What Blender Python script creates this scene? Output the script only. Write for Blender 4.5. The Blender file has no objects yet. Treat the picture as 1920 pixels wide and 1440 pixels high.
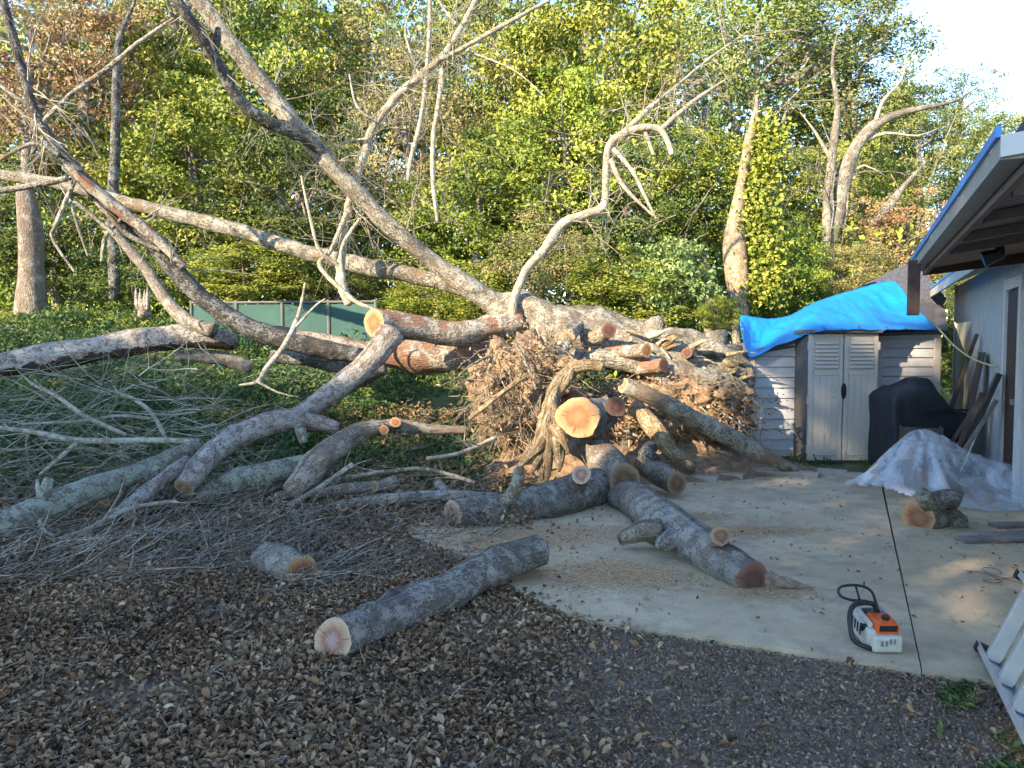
import bpy, bmesh, math, random
import numpy as np
from mathutils import Vector, noise
random.seed(7)
rng = np.random.default_rng(11)
scene = bpy.context.scene
COL = scene.collection

# ---------------------------------------------------------------- camera, sky, sun, exposure
FPX, CX, CY, EYE = 1423.0, 960.0, 720.0, 1.6          # focal length in photo pixels, eye height (m)
PITCH = math.atan(72 / FPX)
cam_d = bpy.data.cameras.new('camera')
cam = bpy.data.objects.new('camera', cam_d); COL.objects.link(cam); scene.camera = cam
cam_d.sensor_fit = 'HORIZONTAL'; cam_d.angle = 2 * math.atan(960 / FPX)
cam_d.clip_start = 0.05; cam_d.clip_end = 1500
cam.location = (0, 0, EYE); cam.rotation_euler = (math.pi / 2 - PITCH, 0, 0)

SUN_AZ, SUN_EL = math.radians(226), math.radians(24)   # azimuth clockwise from +Y: sun is behind the viewer, to the left
SUN_DIR = Vector((math.sin(SUN_AZ) * math.cos(SUN_EL), math.cos(SUN_AZ) * math.cos(SUN_EL), math.sin(SUN_EL)))
world = bpy.data.worlds.new('World'); scene.world = world; world.use_nodes = True
wn = world.node_tree
sky = wn.nodes.new('ShaderNodeTexSky'); sky.sky_type = 'NISHITA'; sky.sun_disc = False
sky.sun_elevation = SUN_EL; sky.sun_rotation = SUN_AZ
sky.air_density = 0.85; sky.dust_density = 0.0; sky.ozone_density = 1.8
wn.links.new(sky.outputs[0], wn.nodes['Background'].inputs[0])
wn.nodes['Background'].inputs[1].default_value = 0.12
sun_d = bpy.data.lights.new('sun', 'SUN'); sun_d.energy = 3.0; sun_d.angle = math.radians(0.5); sun_d.color = (1.0, 0.82, 0.58)
sun = bpy.data.objects.new('sun', sun_d); COL.objects.link(sun)
sun.rotation_euler = SUN_DIR.to_track_quat('Z', 'Y').to_euler(); sun.location = (-20, -20, 20)
vs = scene.view_settings
vs.view_transform = 'Standard'; vs.look = 'None'; vs.gamma = 1; vs.use_curve_mapping = False; vs.exposure = 2.5
scene.render.engine = 'CYCLES'
cy = scene.cycles
cy.use_denoising = True; cy.max_bounces = 6; cy.diffuse_bounces = 3; cy.glossy_bounces = 2; cy.transmission_bounces = 4
cy.transparent_max_bounces = 8; cy.use_adaptive_sampling = True; cy.adaptive_threshold = 0.015
cy.caustics_reflective = False; cy.caustics_refractive = False

# ---------------------------------------------------------------- pixel <-> place
CP, SP = math.cos(PITCH), math.sin(PITCH)
def ray(px, py):
    a, b = (px - CX) / FPX, (CY - py) / FPX
    return Vector((a, CP + b * SP, b * CP - SP))
def W(px, py, d):
    r = ray(px, py); return Vector((0, 0, EYE)) + r * (d / r.y)
def sstep(a, b, t):
    t = min(1, max(0, (t - a) / (b - a))); return t * t * (3 - 2 * t)
def terrain(x, y):
    t = sstep(8.0, 15.2, y)
    left = 1 - sstep(-1.2, 3.6, x)
    z = t * (0.12 + 1.62 * left + 0.35 * sstep(3.5, 9, -x))
    z *= 1 - 0.45 * sstep(16, 24, y)
    if y < 7.9 or x < -3: z += 0.03 * noise.noise(Vector((x * .6, y * .6, 3.1))) * sstep(0.5, 2, -x - 0.3)
    return z
def G(px, py, z=0.0):
    r = ray(px, py); t = (z - EYE) / r.z
    p = Vector((0, 0, EYE)) + r * t; return p
def GT(px, py):
    """point where the sight line meets the terrain"""
    r = ray(px, py); p = None
    for i in range(30, 700):
        q = Vector((0, 0, EYE)) + r * (i * 0.05)
        if q.z <= terrain(q.x, q.y): return q
    return Vector((0, 0, EYE)) + r * 25

# ---------------------------------------------------------------- materials
def new_mat(name):
    m = bpy.data.materials.new(name); m.use_nodes = True
    nt = m.node_tree; b = nt.nodes['Principled BSDF']; return m, nt, b
def N(nt, t, **kw):
    n = nt.nodes.new(t)
    for k, v in kw.items():
        if k.startswith('i_'):
            key = k[2:]; key = int(key) if key.isdigit() else key.replace('_', ' ')
            n.inputs[key].default_value = v
        else: setattr(n, k, v)
    return n
def ramp(nt, fac, stops):
    r = N(nt, 'ShaderNodeValToRGB'); e = r.color_ramp.elements
    while len(e) < len(stops): e.new(0.5)
    for q, (p, c) in zip(e, stops): q.position = p; q.color = (*c, 1)
    nt.links.new(fac, r.inputs[0]); return r
def mixc(nt, fac, a, b):
    m = N(nt, 'ShaderNodeMix', data_type='RGBA')
    for s, v in ((0, fac), (6, a), (7, b)):
        if isinstance(v, (int, float)): m.inputs[s].default_value = v
        elif isinstance(v, tuple): m.inputs[s].default_value = (*v, 1)
        else: nt.links.new(v, m.inputs[s])
    return m.outputs[2]
def noise_t(nt, vec, scale, detail=4, rough=0.55, dist=0.0):
    n = N(nt, 'ShaderNodeTexNoise'); n.inputs['Scale'].default_value = scale; n.inputs['Detail'].default_value = detail
    n.inputs['Roughness'].default_value = rough; n.inputs['Distortion'].default_value = dist
    if vec is not None: nt.links.new(vec, n.inputs['Vector'])
    return n.outputs[0]
def bump(nt, b, h, dist, strength=0.8):
    u = N(nt, 'ShaderNodeBump'); u.inputs['Strength'].default_value = strength; u.inputs['Distance'].default_value = dist
    nt.links.new(h, u.inputs['Height']); nt.links.new(u.outputs[0], b.inputs['Normal'])
def mapping(nt, src, scale):
    m = N(nt, 'ShaderNodeMapping'); m.inputs['Scale'].default_value = scale; nt.links.new(src, m.inputs[0]); return m.outputs[0]

def bark_mat(name, dark, light, lichen, amount, patch=5.0, fine=30.0, rough=0.9, peel=None, peel_amt=0.5, relief=0.02):
    m, nt, b = new_mat(name)
    tc = N(nt, 'ShaderNodeTexCoord'); obj = tc.outputs['Object']; uv = tc.outputs['UV']
    gr = noise_t(nt, mapping(nt, uv, (14, 3.2, 1)), 2.2, 6, 0.65, 0.6)
    base = ramp(nt, gr, [(0.30, dark), (0.68, light)]).outputs[0]
    pt = noise_t(nt, obj, patch, 5, 0.6, 0.3)
    fn = noise_t(nt, obj, fine, 3, 0.6)
    add = N(nt, 'ShaderNodeMath', operation='MULTIPLY_ADD'); nt.links.new(fn, add.inputs[0]); add.inputs[1].default_value = 0.9; nt.links.new(pt, add.inputs[2])
    msk = ramp(nt, add.outputs[0], [(1.04 - 0.20 * amount, (0, 0, 0)), (1.27 - 0.20 * amount, (.9, .9, .9))]).outputs[0]
    c = mixc(nt, msk, base, lichen)
    if peel:
        pp = noise_t(nt, obj, 2.6, 4, 0.55, 0.4)
        pm = ramp(nt, pp, [(0.60 - 0.25 * peel_amt, (0, 0, 0)), (0.63 - 0.25 * peel_amt, (1, 1, 1))]).outputs[0]
        pg = noise_t(nt, mapping(nt, uv, (20, 2, 1)), 2, 3)
        pc = ramp(nt, pg, [(0.3, peel[0]), (0.7, peel[1])]).outputs[0]
        c = mixc(nt, pm, c, pc)
    big = noise_t(nt, obj, 1.3, 2)
    c = mixc(nt, ramp(nt, big, [(0.42, (0, 0, 0)), (0.7, (0.45, 0.45, 0.45))]).outputs[0], c, dark)
    nt.links.new(c, b.inputs['Base Color']); b.inputs['Roughness'].default_value = rough
    b.inputs['Specular IOR Level'].default_value = 0.25
    vor = N(nt, 'ShaderNodeTexVoronoi', feature='DISTANCE_TO_EDGE'); vor.inputs['Scale'].default_value = 1
    nt.links.new(mapping(nt, uv, (32, 9, 1)), vor.inputs['Vector'])
    mm = N(nt, 'ShaderNodeMath', operation='MULTIPLY_ADD'); nt.links.new(gr, mm.inputs[0]); mm.inputs[1].default_value = 1.2
    nt.links.new(vor.outputs[0], mm.inputs[2])
    m2 = N(nt, 'ShaderNodeMath', operation='MULTIPLY_ADD'); nt.links.new(msk, m2.inputs[0]); m2.inputs[1].default_value = 0.25; nt.links.new(mm.outputs[0], m2.inputs[2])
    bump(nt, b, m2.outputs[0], relief, 0.9)
    return m

M = {}
M['bark_dark']   = bark_mat('bark_dark', (.065, .054, .045), (.18, .152, .125), (.30, .275, .24), .62, 13, 75)
M['bark_grey']   = bark_mat('bark_grey', (.09, .073, .058), (.24, .20, .16), (.34, .31, .265), .75, 10, 60)
M['bark_brown']  = bark_mat('bark_brown', (.085, .064, .047), (.25, .19, .14), (.32, .29, .235), .3, 6, 50)
M['bark_lichen'] = bark_mat('bark_lichen', (.09, .064, .05), (.23, .18, .145), (.37, .345, .305), .95, 11, 55)
M['bark_mint']   = bark_mat('bark_mint', (.075, .066, .05), (.18, .165, .13), (.30, .31, .24), .95, 11, 50)
M['bark_pale']   = bark_mat('bark_pale', (.085, .068, .05), (.25, .21, .155), (.34, .315, .25), .62, 7, 40, relief=.03)
M['bark_peel']   = bark_mat('bark_peel', (.10, .065, .05), (.25, .20, .155), (.38, .36, .29), .8, 6, 34, peel=((.18, .09, .055), (.33, .19, .12)), peel_amt=.2)
M['bark_dry']    = bark_mat('bark_dry', (.075, .06, .045), (.23, .19, .14), (.36, .34, .27), .85, 8, 40, peel=((.20, .13, .08), (.32, .24, .16)), peel_amt=.05, relief=.02)
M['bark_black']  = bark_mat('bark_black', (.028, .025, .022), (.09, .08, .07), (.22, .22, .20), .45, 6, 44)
M['bare_wood']   = bark_mat('bare_wood', (.12, .075, .038), (.36, .26, .145), (.40, .33, .21), .5, 9, 45, relief=.05)
M['branch_pale'] = bark_mat('branch_pale', (.16, .13, .09), (.36, .31, .225), (.44, .41, .32), .6, 9, 40, relief=.006)
M['straw'] = bark_mat('straw', (.13, .09, .055), (.31, .23, .145), (.40, .32, .21), .4, 9, 40, relief=.004)
M['twig']        = bark_mat('twig', (.13, .10, .075), (.30, .245, .19), (.38, .345, .28), .6, 6, 24, relief=.003)
M['twig_dark']   = bark_mat('twig_dark', (.08, .058, .04), (.20, .15, .105), (.30, .265, .20), .4, 6, 24, relief=.003)
M['twig_mint']   = bark_mat('twig_mint', (.15, .14, .10), (.29, .275, .20), (.37, .38, .30), .8, 6, 24, relief=.003)

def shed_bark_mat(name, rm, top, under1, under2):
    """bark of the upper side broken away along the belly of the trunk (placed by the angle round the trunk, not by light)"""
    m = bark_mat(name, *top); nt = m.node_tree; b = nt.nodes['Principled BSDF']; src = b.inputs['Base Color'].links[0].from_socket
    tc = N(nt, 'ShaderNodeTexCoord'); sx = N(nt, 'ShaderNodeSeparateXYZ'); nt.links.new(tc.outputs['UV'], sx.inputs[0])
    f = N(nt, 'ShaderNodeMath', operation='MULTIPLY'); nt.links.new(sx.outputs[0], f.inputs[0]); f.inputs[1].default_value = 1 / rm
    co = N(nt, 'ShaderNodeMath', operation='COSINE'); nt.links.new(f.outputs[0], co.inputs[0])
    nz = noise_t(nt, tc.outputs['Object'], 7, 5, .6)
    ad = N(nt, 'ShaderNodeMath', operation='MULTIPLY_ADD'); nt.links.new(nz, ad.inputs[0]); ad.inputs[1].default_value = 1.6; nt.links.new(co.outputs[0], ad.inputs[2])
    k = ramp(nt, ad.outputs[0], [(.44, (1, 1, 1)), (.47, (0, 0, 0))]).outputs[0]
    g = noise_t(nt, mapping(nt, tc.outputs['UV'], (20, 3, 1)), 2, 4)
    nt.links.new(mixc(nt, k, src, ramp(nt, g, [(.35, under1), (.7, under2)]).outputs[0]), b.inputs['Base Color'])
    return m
def cut_mat(name, rim, mid, core, stain):
    m, nt, b = new_mat(name)
    uv = N(nt, 'ShaderNodeUVMap'); sx = N(nt, 'ShaderNodeSeparateXYZ'); nt.links.new(uv.outputs[0], sx.inputs[0])
    tc = N(nt, 'ShaderNodeTexCoord')
    w = noise_t(nt, tc.outputs['Object'], 16, 3)
    r = N(nt, 'ShaderNodeMath', operation='MULTIPLY_ADD'); nt.links.new(w, r.inputs[0]); r.inputs[1].default_value = 0.34
    nt.links.new(sx.outputs[0], r.inputs[2])
    c = ramp(nt, r.outputs[0], [(0.28, core), (0.56, stain), (0.74, mid), (0.92, rim), (1.1 if False else 0.99, rim)]).outputs[0]
    ring = N(nt, 'ShaderNodeMath', operation='SINE'); k = N(nt, 'ShaderNodeMath', operation='MULTIPLY'); nt.links.new(r.outputs[0], k.inputs[0]); k.inputs[1].default_value = 75
    nt.links.new(k.outputs[0], ring.inputs[0])
    c = mixc(nt, ramp(nt, ring.outputs[0], [(0.3, (0, 0, 0)), (1, (.22, .22, .22))]).outputs[0], c, stain)
    gr = noise_t(nt, tc.outputs['Object'], 90, 3)
    ck = noise_t(nt, mapping(nt, uv.outputs[0], (1.2, 26, 1)), 1.0, 2, .5)
    c = mixc(nt, ramp(nt, ck, [(.60, (0, 0, 0)), (.66, (.75, .75, .75))]).outputs[0], c, tuple(q * .35 for q in stain))
    wv = N(nt, 'ShaderNodeTexWave', wave_type='BANDS'); wv.inputs['Scale'].default_value = 26; wv.inputs['Distortion'].default_value = 3; nt.links.new(tc.outputs['Object'], wv.inputs['Vector'])
    c = mixc(nt, ramp(nt, gr, [(0.45, (0, 0, 0)), (0.75, (.35, .35, .35))]).outputs[0], c, core)
    nt.links.new(c, b.inputs['Base Color']); b.inputs['Roughness'].default_value = .85
    bs = N(nt, 'ShaderNodeMath', operation='MULTIPLY_ADD'); nt.links.new(wv.outputs[1], bs.inputs[0]); bs.inputs[1].default_value = .5; nt.links.new(gr, bs.inputs[2])
    c = mixc(nt, ramp(nt, wv.outputs[1], [(.55, (0, 0, 0)), (1, (.18, .18, .18))]).outputs[0], c, core); nt.links.new(c, b.inputs['Base Color'])
    bump(nt, b, bs.outputs[0], .006, .7)
    return m
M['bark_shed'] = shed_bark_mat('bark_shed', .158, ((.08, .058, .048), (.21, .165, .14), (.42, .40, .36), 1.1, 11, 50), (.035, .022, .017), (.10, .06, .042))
M['cut_fresh']  = cut_mat('cut_fresh', (.52, .38, .23), (.44, .27, .16), (.40, .27, .22), (.28, .115, .07))
M['cut_orange'] = cut_mat('cut_orange', (.40, .26, .13), (.36, .17, .07), (.30, .14, .06), (.22, .085, .035))
M['cut_bright'] = cut_mat('cut_bright', (.38, .24, .115), (.33, .175, .08), (.29, .135, .055), (.22, .08, .03))
M['cut_pale']   = cut_mat('cut_pale', (.36, .27, .16), (.33, .23, .125), (.28, .19, .10), (.20, .12, .06))
M['cut_red']    = cut_mat('cut_red', (.20, .105, .07), (.15, .068, .042), (.12, .052, .034), (.085, .035, .024))
M['cut_brown']  = cut_mat('cut_brown', (.30, .20, .125), (.22, .13, .075), (.19, .11, .06), (.12, .065, .035))

def leaf_mat(name, stops, trans=0.35, rough=0.55, hue=0.0, spec=.3):
    m, nt, b = new_mat(name)
    at = N(nt, 'ShaderNodeAttribute', attribute_name='tone')
    c = ramp(nt, at.outputs['Fac'], stops).outputs[0]
    if hue:
        oi = N(nt, 'ShaderNodeObjectInfo')
        hs = N(nt, 'ShaderNodeHueSaturation')
        mr = N(nt, 'ShaderNodeMapRange'); mr.inputs[3].default_value = .5 - hue; mr.inputs[4].default_value = .5 + hue
        nt.links.new(oi.outputs['Random'], mr.inputs[0]); nt.links.new(mr.outputs[0], hs.inputs['Hue'])
        mv = N(nt, 'ShaderNodeMapRange'); mv.inputs[3].default_value = .8; mv.inputs[4].default_value = 1.15
        nt.links.new(oi.outputs['Random'], mv.inputs[0]); nt.links.new(mv.outputs[0], hs.inputs['Value'])
        nt.links.new(c, hs.inputs['Color']); c = hs.outputs[0]
    nt.links.new(c, b.inputs['Base Color']); b.inputs['Roughness'].default_value = rough; b.inputs['Specular IOR Level'].default_value = spec
    if trans:
        tr = N(nt, 'ShaderNodeBsdfTranslucent'); nt.links.new(c, tr.inputs[0])
        ms = N(nt, 'ShaderNodeMixShader'); ms.inputs[0].default_value = trans
        nt.links.new(b.outputs[0], ms.inputs[1]); nt.links.new(tr.outputs[0], ms.inputs[2])
        nt.links.new(ms.outputs[0], nt.nodes['Material Output'].inputs[0])
    return m
M['leaf_green'] = leaf_mat('leaf_green', [(0, (0.045, 0.075, 0.013)), (.3, (0.117, 0.169, 0.022)), (.65, (0.233, 0.282, 0.039)), (1, (0.376, 0.364, 0.055))], .15, hue=.015)
M['leaf_bright'] = leaf_mat('leaf_bright', [(0, (0.078, 0.125, 0.017)), (.35, (0.195, 0.258, 0.031)), (1, (0.428, 0.414, 0.066))], .15, hue=.012)
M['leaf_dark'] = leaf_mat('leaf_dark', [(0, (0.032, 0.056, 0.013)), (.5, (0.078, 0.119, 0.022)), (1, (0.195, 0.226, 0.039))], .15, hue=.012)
M['leaf_oak'] = leaf_mat('leaf_oak', [(0, (0.065, 0.094, 0.028)), (.5, (0.156, 0.188, 0.050)), (1, (0.311, 0.301, 0.088))], .15, hue=.012)
M['leaf_brown'] = leaf_mat('leaf_brown', [(0, (0.130, 0.075, 0.033)), (.4, (0.338, 0.188, 0.088)), (.7, (0.450, 0.314, 0.154)), (1, (0.246, 0.251, 0.055))], .15)
M['leaf_olive'] = leaf_mat('leaf_olive', [(0, (0.097, 0.106, 0.033)), (.5, (0.233, 0.226, 0.066)), (.8, (0.363, 0.276, 0.121)), (1, (0.260, 0.289, 0.055))], .15)
M['leaf_fig'] = leaf_mat('leaf_fig', [(0, (0.106, 0.168, 0.055)), (.5, (0.212, 0.291, 0.100)), (1, (0.330, 0.381, 0.110))], .15)
M['litter'] = leaf_mat('litter', [(0, (.06, .038, .022)), (.12, (.17, .10, .056)), (.25, (.26, .18, .11)), (.36, (.25, .125, .058)), (.5, (.35, .235, .14)), (.62, (.40, .235, .115)), (.76, (.44, .32, .205)), (.9, (.54, .37, .20)), (1, (.60, .46, .30))], trans=.1, rough=.8)
M['litter_warm'] = leaf_mat('litter_warm', [(0, (.08, .05, .03)), (.5, (.24, .15, .085)), (1, (.42, .29, .17))], trans=.1, rough=.85)
M['chips'] = leaf_mat('chips', [(0, (.085, .056, .037)), (.5, (.26, .178, .115)), (1, (.48, .34, .22))], trans=0, rough=.9)
M['sawdust'] = leaf_mat('sawdust', [(0, (.44, .25, .12)), (1, (.58, .37, .20))], trans=0, rough=.95)
M['grass'] = leaf_mat('grass', [(0, (.09, .13, .025)), (.5, (.19, .24, .035)), (.8, (.30, .28, .07)), (1, (.36, .27, .14))], trans=.35)
M['weed'] = leaf_mat('weed', [(0, (.03, .065, .022)), (.5, (.065, .135, .04)), (.85, (.13, .20, .05)), (1, (.26, .24, .08))], trans=.3)

def simple(name, col, rough=.7, var=.25, scale=8, metal=0, bmp=0, spec=.3):
    m, nt, b = new_mat(name)
    tc = N(nt, 'ShaderNodeTexCoord'); n = noise_t(nt, tc.outputs['Object'], scale, 5, .6)
    lo = tuple(c * (1 - var) for c in col); hi = tuple(min(1, c * (1 + var)) for c in col)
    nt.links.new(ramp(nt, n, [(.3, lo), (.7, hi)]).outputs[0], b.inputs['Base Color'])
    b.inputs['Roughness'].default_value = rough; b.inputs['Metallic'].default_value = metal; b.inputs['Specular IOR Level'].default_value = spec
    if bmp: bump(nt, b, n, bmp, .6)
    return m
M['soil'] = simple('soil', (.24, .155, .09), .95, .5, 9, bmp=.05)
M['root_soil'] = simple('root_soil', (.19, .13, .08), .95, .55, 12, bmp=.06)
M['shed'] = simple('shed_plastic', (.44, .40, .345), .55, .06, 3)
M['shed_panel'] = simple('shed_panel_plastic', (.41, .41, .415), .6, .08, 3)
M['shed_dark'] = simple('shed_dark_plastic', (.12, .11, .105), .6, .1, 6)
M['shingle'] = simple('roof_shingle', (.085, .085, .10), .85, .35, 22, bmp=.01)
M['black_fabric'] = simple('black_cover_fabric', (.022, .022, .026), .6, .35, 4, bmp=.01)
M['black_plastic'] = simple('black_plastic', (.018, .018, .02), .45, .2, 20)
M['white_plastic'] = simple('white_plastic', (.46, .44, .37), .45, .15, 25)
M['orange_plastic'] = simple('orange_plastic', (.62, .10, .016), .4, .12, 25)
M['grey_metal'] = simple('grey_metal', (.25, .25, .26), .45, .2, 20, metal=.6)
M['aluminium'] = simple('aluminium', (.50, .50, .49), .45, .12, 12, metal=.55)
M['rope'] = simple('rope', (.50, .42, .18), .9, .2, 60)
M['siding'] = simple('painted_siding', (.40, .41, .405), .65, .10, 5)
M['white_trim'] = simple('white_trim', (.52, .52, .51), .55, .06, 5)
M['grey_trim'] = simple('grey_trim', (.30, .30, .285), .6, .15, 6)
M['drip_blue'] = simple('blue_drip_edge', (.06, .27, .68), .4, .1, 5)
M['soffit'] = simple('soffit_board', (.17, .15, .15), .8, .25, 4)
M['plywood'] = simple('plywood', (.27, .18, .125), .8, .2, 6)
M['brown_wood'] = simple('brown_wood', (.075, .052, .042), .8, .35, 7, bmp=.008)
M['grey_wood'] = simple('grey_wood', (.17, .155, .145), .85, .3, 9, bmp=.008)
M['door_brown'] = simple('door_brown', (.06, .038, .032), .6, .2, 5)
M['wire'] = simple('wire', (.05, .045, .04), .5, .2, 20)
M['fence_green'] = simple('fence_green', (.035, .085, .072), .8, .2, 2)
M['fence_grey'] = simple('fence_post', (.12, .12, .105), .8, .2, 5)
M['paver'] = simple('paver_concrete', (.33, .28, .22), .9, .2, 9, bmp=.01)
M['splinter'] = simple('splintered_wood', (.22, .16, .12), .9, .45, 18, bmp=.01)

# concrete with stains
m, nt, b = new_mat('concrete'); M['concrete'] = m
tc = N(nt, 'ShaderNodeTexCoord'); o = tc.outputs['Object']
c = ramp(nt, noise_t(nt, o, 1.1, 6, .6, .5), [(.25, (.37, .28, .17)), (.5, (.47, .36, .222)), (.75, (.57, .445, .285))]).outputs[0]
c = mixc(nt, ramp(nt, noise_t(nt, o, 5, 5, .65), [(.44, (0, 0, 0)), (.68, (.75, .75, .75))]).outputs[0], c, (.25, .20, .14))
c = mixc(nt, ramp(nt, noise_t(nt, mapping(nt, o, (1, .35, 1)), 2.2, 4, .6, .8), [(.56, (0, 0, 0)), (.68, (.5, .5, .5))]).outputs[0], c, (.44, .28, .16))
c = mixc(nt, ramp(nt, noise_t(nt, o, 70, 2), [(.6, (0, 0, 0)), (.72, (.6, .6, .6))]).outputs[0], c, (.13, .11, .09))
nt.links.new(c, b.inputs['Base Color']); b.inputs['Roughness'].default_value = .88
bump(nt, b, noise_t(nt, o, 40, 5, .7), .006, .5)
# ground
m, nt, b = new_mat('ground'); M['ground'] = m
tc = N(nt, 'ShaderNodeTexCoord'); o = tc.outputs['Object']
c = ramp(nt, noise_t(nt, o, 60, 4, .7), [(.3, (.085, .058, .038)), (.52, (.20, .14, .095)), (.72, (.34, .25, .165))]).outputs[0]
c = mixc(nt, ramp(nt, noise_t(nt, o, 1.6, 5, .6, .4), [(.42, (0, 0, 0)), (.62, (.75, .75, .75))]).outputs[0], c, (.26, .205, .155))
sx = N(nt, 'ShaderNodeSeparateXYZ'); nt.links.new(o, sx.inputs[0])
far = N(nt, 'ShaderNodeMapRange'); far.inputs[1].default_value = 8.2; far.inputs[2].default_value = 9.6; nt.links.new(sx.outputs[1], far.inputs[0])
gcol = ramp(nt, noise_t(nt, o, 3, 5, .65), [(.35, (.05, .065, .025)), (.55, (.085, .12, .03)), (.72, (.20, .16, .09))]).outputs[0]
c = mixc(nt, far.outputs[0], c, gcol)
nt.links.new(c, b.inputs['Base Color']); b.inputs['Roughness'].default_value = .95
bump(nt, b, noise_t(nt, o, 45, 5, .7), .03, .8)
# blue tarp
m, nt, b = new_mat('blue_tarp'); M['tarp'] = m
tc = N(nt, 'ShaderNodeTexCoord'); o = tc.outputs['Object']
c = ramp(nt, noise_t(nt, o, 2.5, 4), [(.3, (.007, .215, .55)), (.7, (.013, .29, .68))]).outputs[0]
nt.links.new(c, b.inputs['Base Color']); b.inputs['Roughness'].default_value = .42
bump(nt, b, noise_t(nt, o, 6, 5, .6, 1.0), .04, .5)
tr = N(nt, 'ShaderNodeBsdfTranslucent'); nt.links.new(c, tr.inputs[0]); ms = N(nt, 'ShaderNodeMixShader'); ms.inputs[0].default_value = .25
nt.links.new(b.outputs[0], ms.inputs[1]); nt.links.new(tr.outputs[0], ms.inputs[2]); nt.links.new(ms.outputs[0], nt.nodes['Material Output'].inputs[0])
# clear polythene sheet
m, nt, b = new_mat('polythene'); M['polythene'] = m
b.inputs['Base Color'].default_value = (.74, .79, .88, 1); b.inputs['Roughness'].default_value = .13; b.inputs['Specular IOR Level'].default_value = .7
tc = N(nt, 'ShaderNodeTexCoord'); bump(nt, b, noise_t(nt, tc.outputs['Object'], 7, 3, .5, 1.2), .03, .5)
tp = N(nt, 'ShaderNodeBsdfTransparent'); ms = N(nt, 'ShaderNodeMixShader')
nt.links.new(ramp(nt, noise_t(nt, tc.outputs['Object'], 3.2, 5, .6, 1.2), [(.36, (.13, .13, .13)), (.70, (.60, .60, .60))]).outputs[0], ms.inputs[0])
nt.links.new(tp.outputs[0], ms.inputs[1]); nt.links.new(b.outputs[0], ms.inputs[2]); nt.links.new(ms.outputs[0], nt.nodes['Material Output'].inputs[0])

# ---------------------------------------------------------------- object helpers
def tag(o, label=None, cat=None, group=None, kind=None):
    if label: o['label'] = label
    if cat: o['category'] = cat
    if group: o['group'] = group
    if kind: o['kind'] = kind
    return o
def abs_loc(o):
    p = Vector(o.location); q = o.parent
    while q: p += Vector(q.location); q = q.parent
    return p
def link(name, me, mat=None, parent=None, origin=None):
    """world-space mesh -> object whose origin is its base centre (things) or the parent's origin (parts)"""
    n = len(me.vertices); co = np.empty(n * 3, np.float32); me.vertices.foreach_get('co', co); co = co.reshape(-1, 3)
    if parent is not None: org = np.array(abs_loc(parent), np.float32)
    elif origin is not None: org = np.array(origin, np.float32)
    else: org = np.array([(co[:, 0].min() + co[:, 0].max()) / 2, (co[:, 1].min() + co[:, 1].max()) / 2, co[:, 2].min()], np.float32)
    me.vertices.foreach_set('co', (co - org).ravel()); me.update()
    o = bpy.data.objects.new(name, me); COL.objects.link(o)
    if parent is not None: o.parent = parent
    else: o.location = org.tolist()
    if mat is not None: me.materials.append(M[mat] if isinstance(mat, str) else mat)
    return o
def empty(name, loc, label, cat, group=None):
    o = bpy.data.objects.new(name, None); COL.objects.link(o); o.location = loc; o.empty_display_size = .2
    return tag(o, label, cat, group)
def mesh_np(name, verts, quads=None, tris=None, uv=None, tone=None, smooth=False):
    me = bpy.data.meshes.new(name); verts = np.asarray(verts, np.float32)
    loops, starts, tot = [], [], 0
    if quads is not None and len(quads):
        q = np.asarray(quads, np.int32); loops.append(q.ravel()); starts.append(np.arange(len(q), dtype=np.int32) * 4); tot = len(q) * 4
    if tris is not None and len(tris):
        t = np.asarray(tris, np.int32); loops.append(t.ravel()); starts.append(tot + np.arange(len(t), dtype=np.int32) * 3)
    loops = np.concatenate(loops); starts = np.concatenate(starts)
    me.vertices.add(len(verts)); me.vertices.foreach_set('co', verts.ravel())
    me.loops.add(len(loops)); me.loops.foreach_set('vertex_index', loops)
    me.polygons.add(len(starts)); me.polygons.foreach_set('loop_start', starts)
    me.update(calc_edges=True)
    if smooth: me.polygons.foreach_set('use_smooth', np.ones(len(starts), bool))
    if uv is not None:
        l = me.uv_layers.new(name='UVMap'); l.data.foreach_set('uv', np.asarray(uv, np.float32)[loops].ravel())
    if tone is not None:
        a = me.attributes.new('tone', 'FLOAT', 'POINT'); a.data.foreach_set('value', np.asarray(tone, np.float32))
    me.validate(); return me

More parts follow.
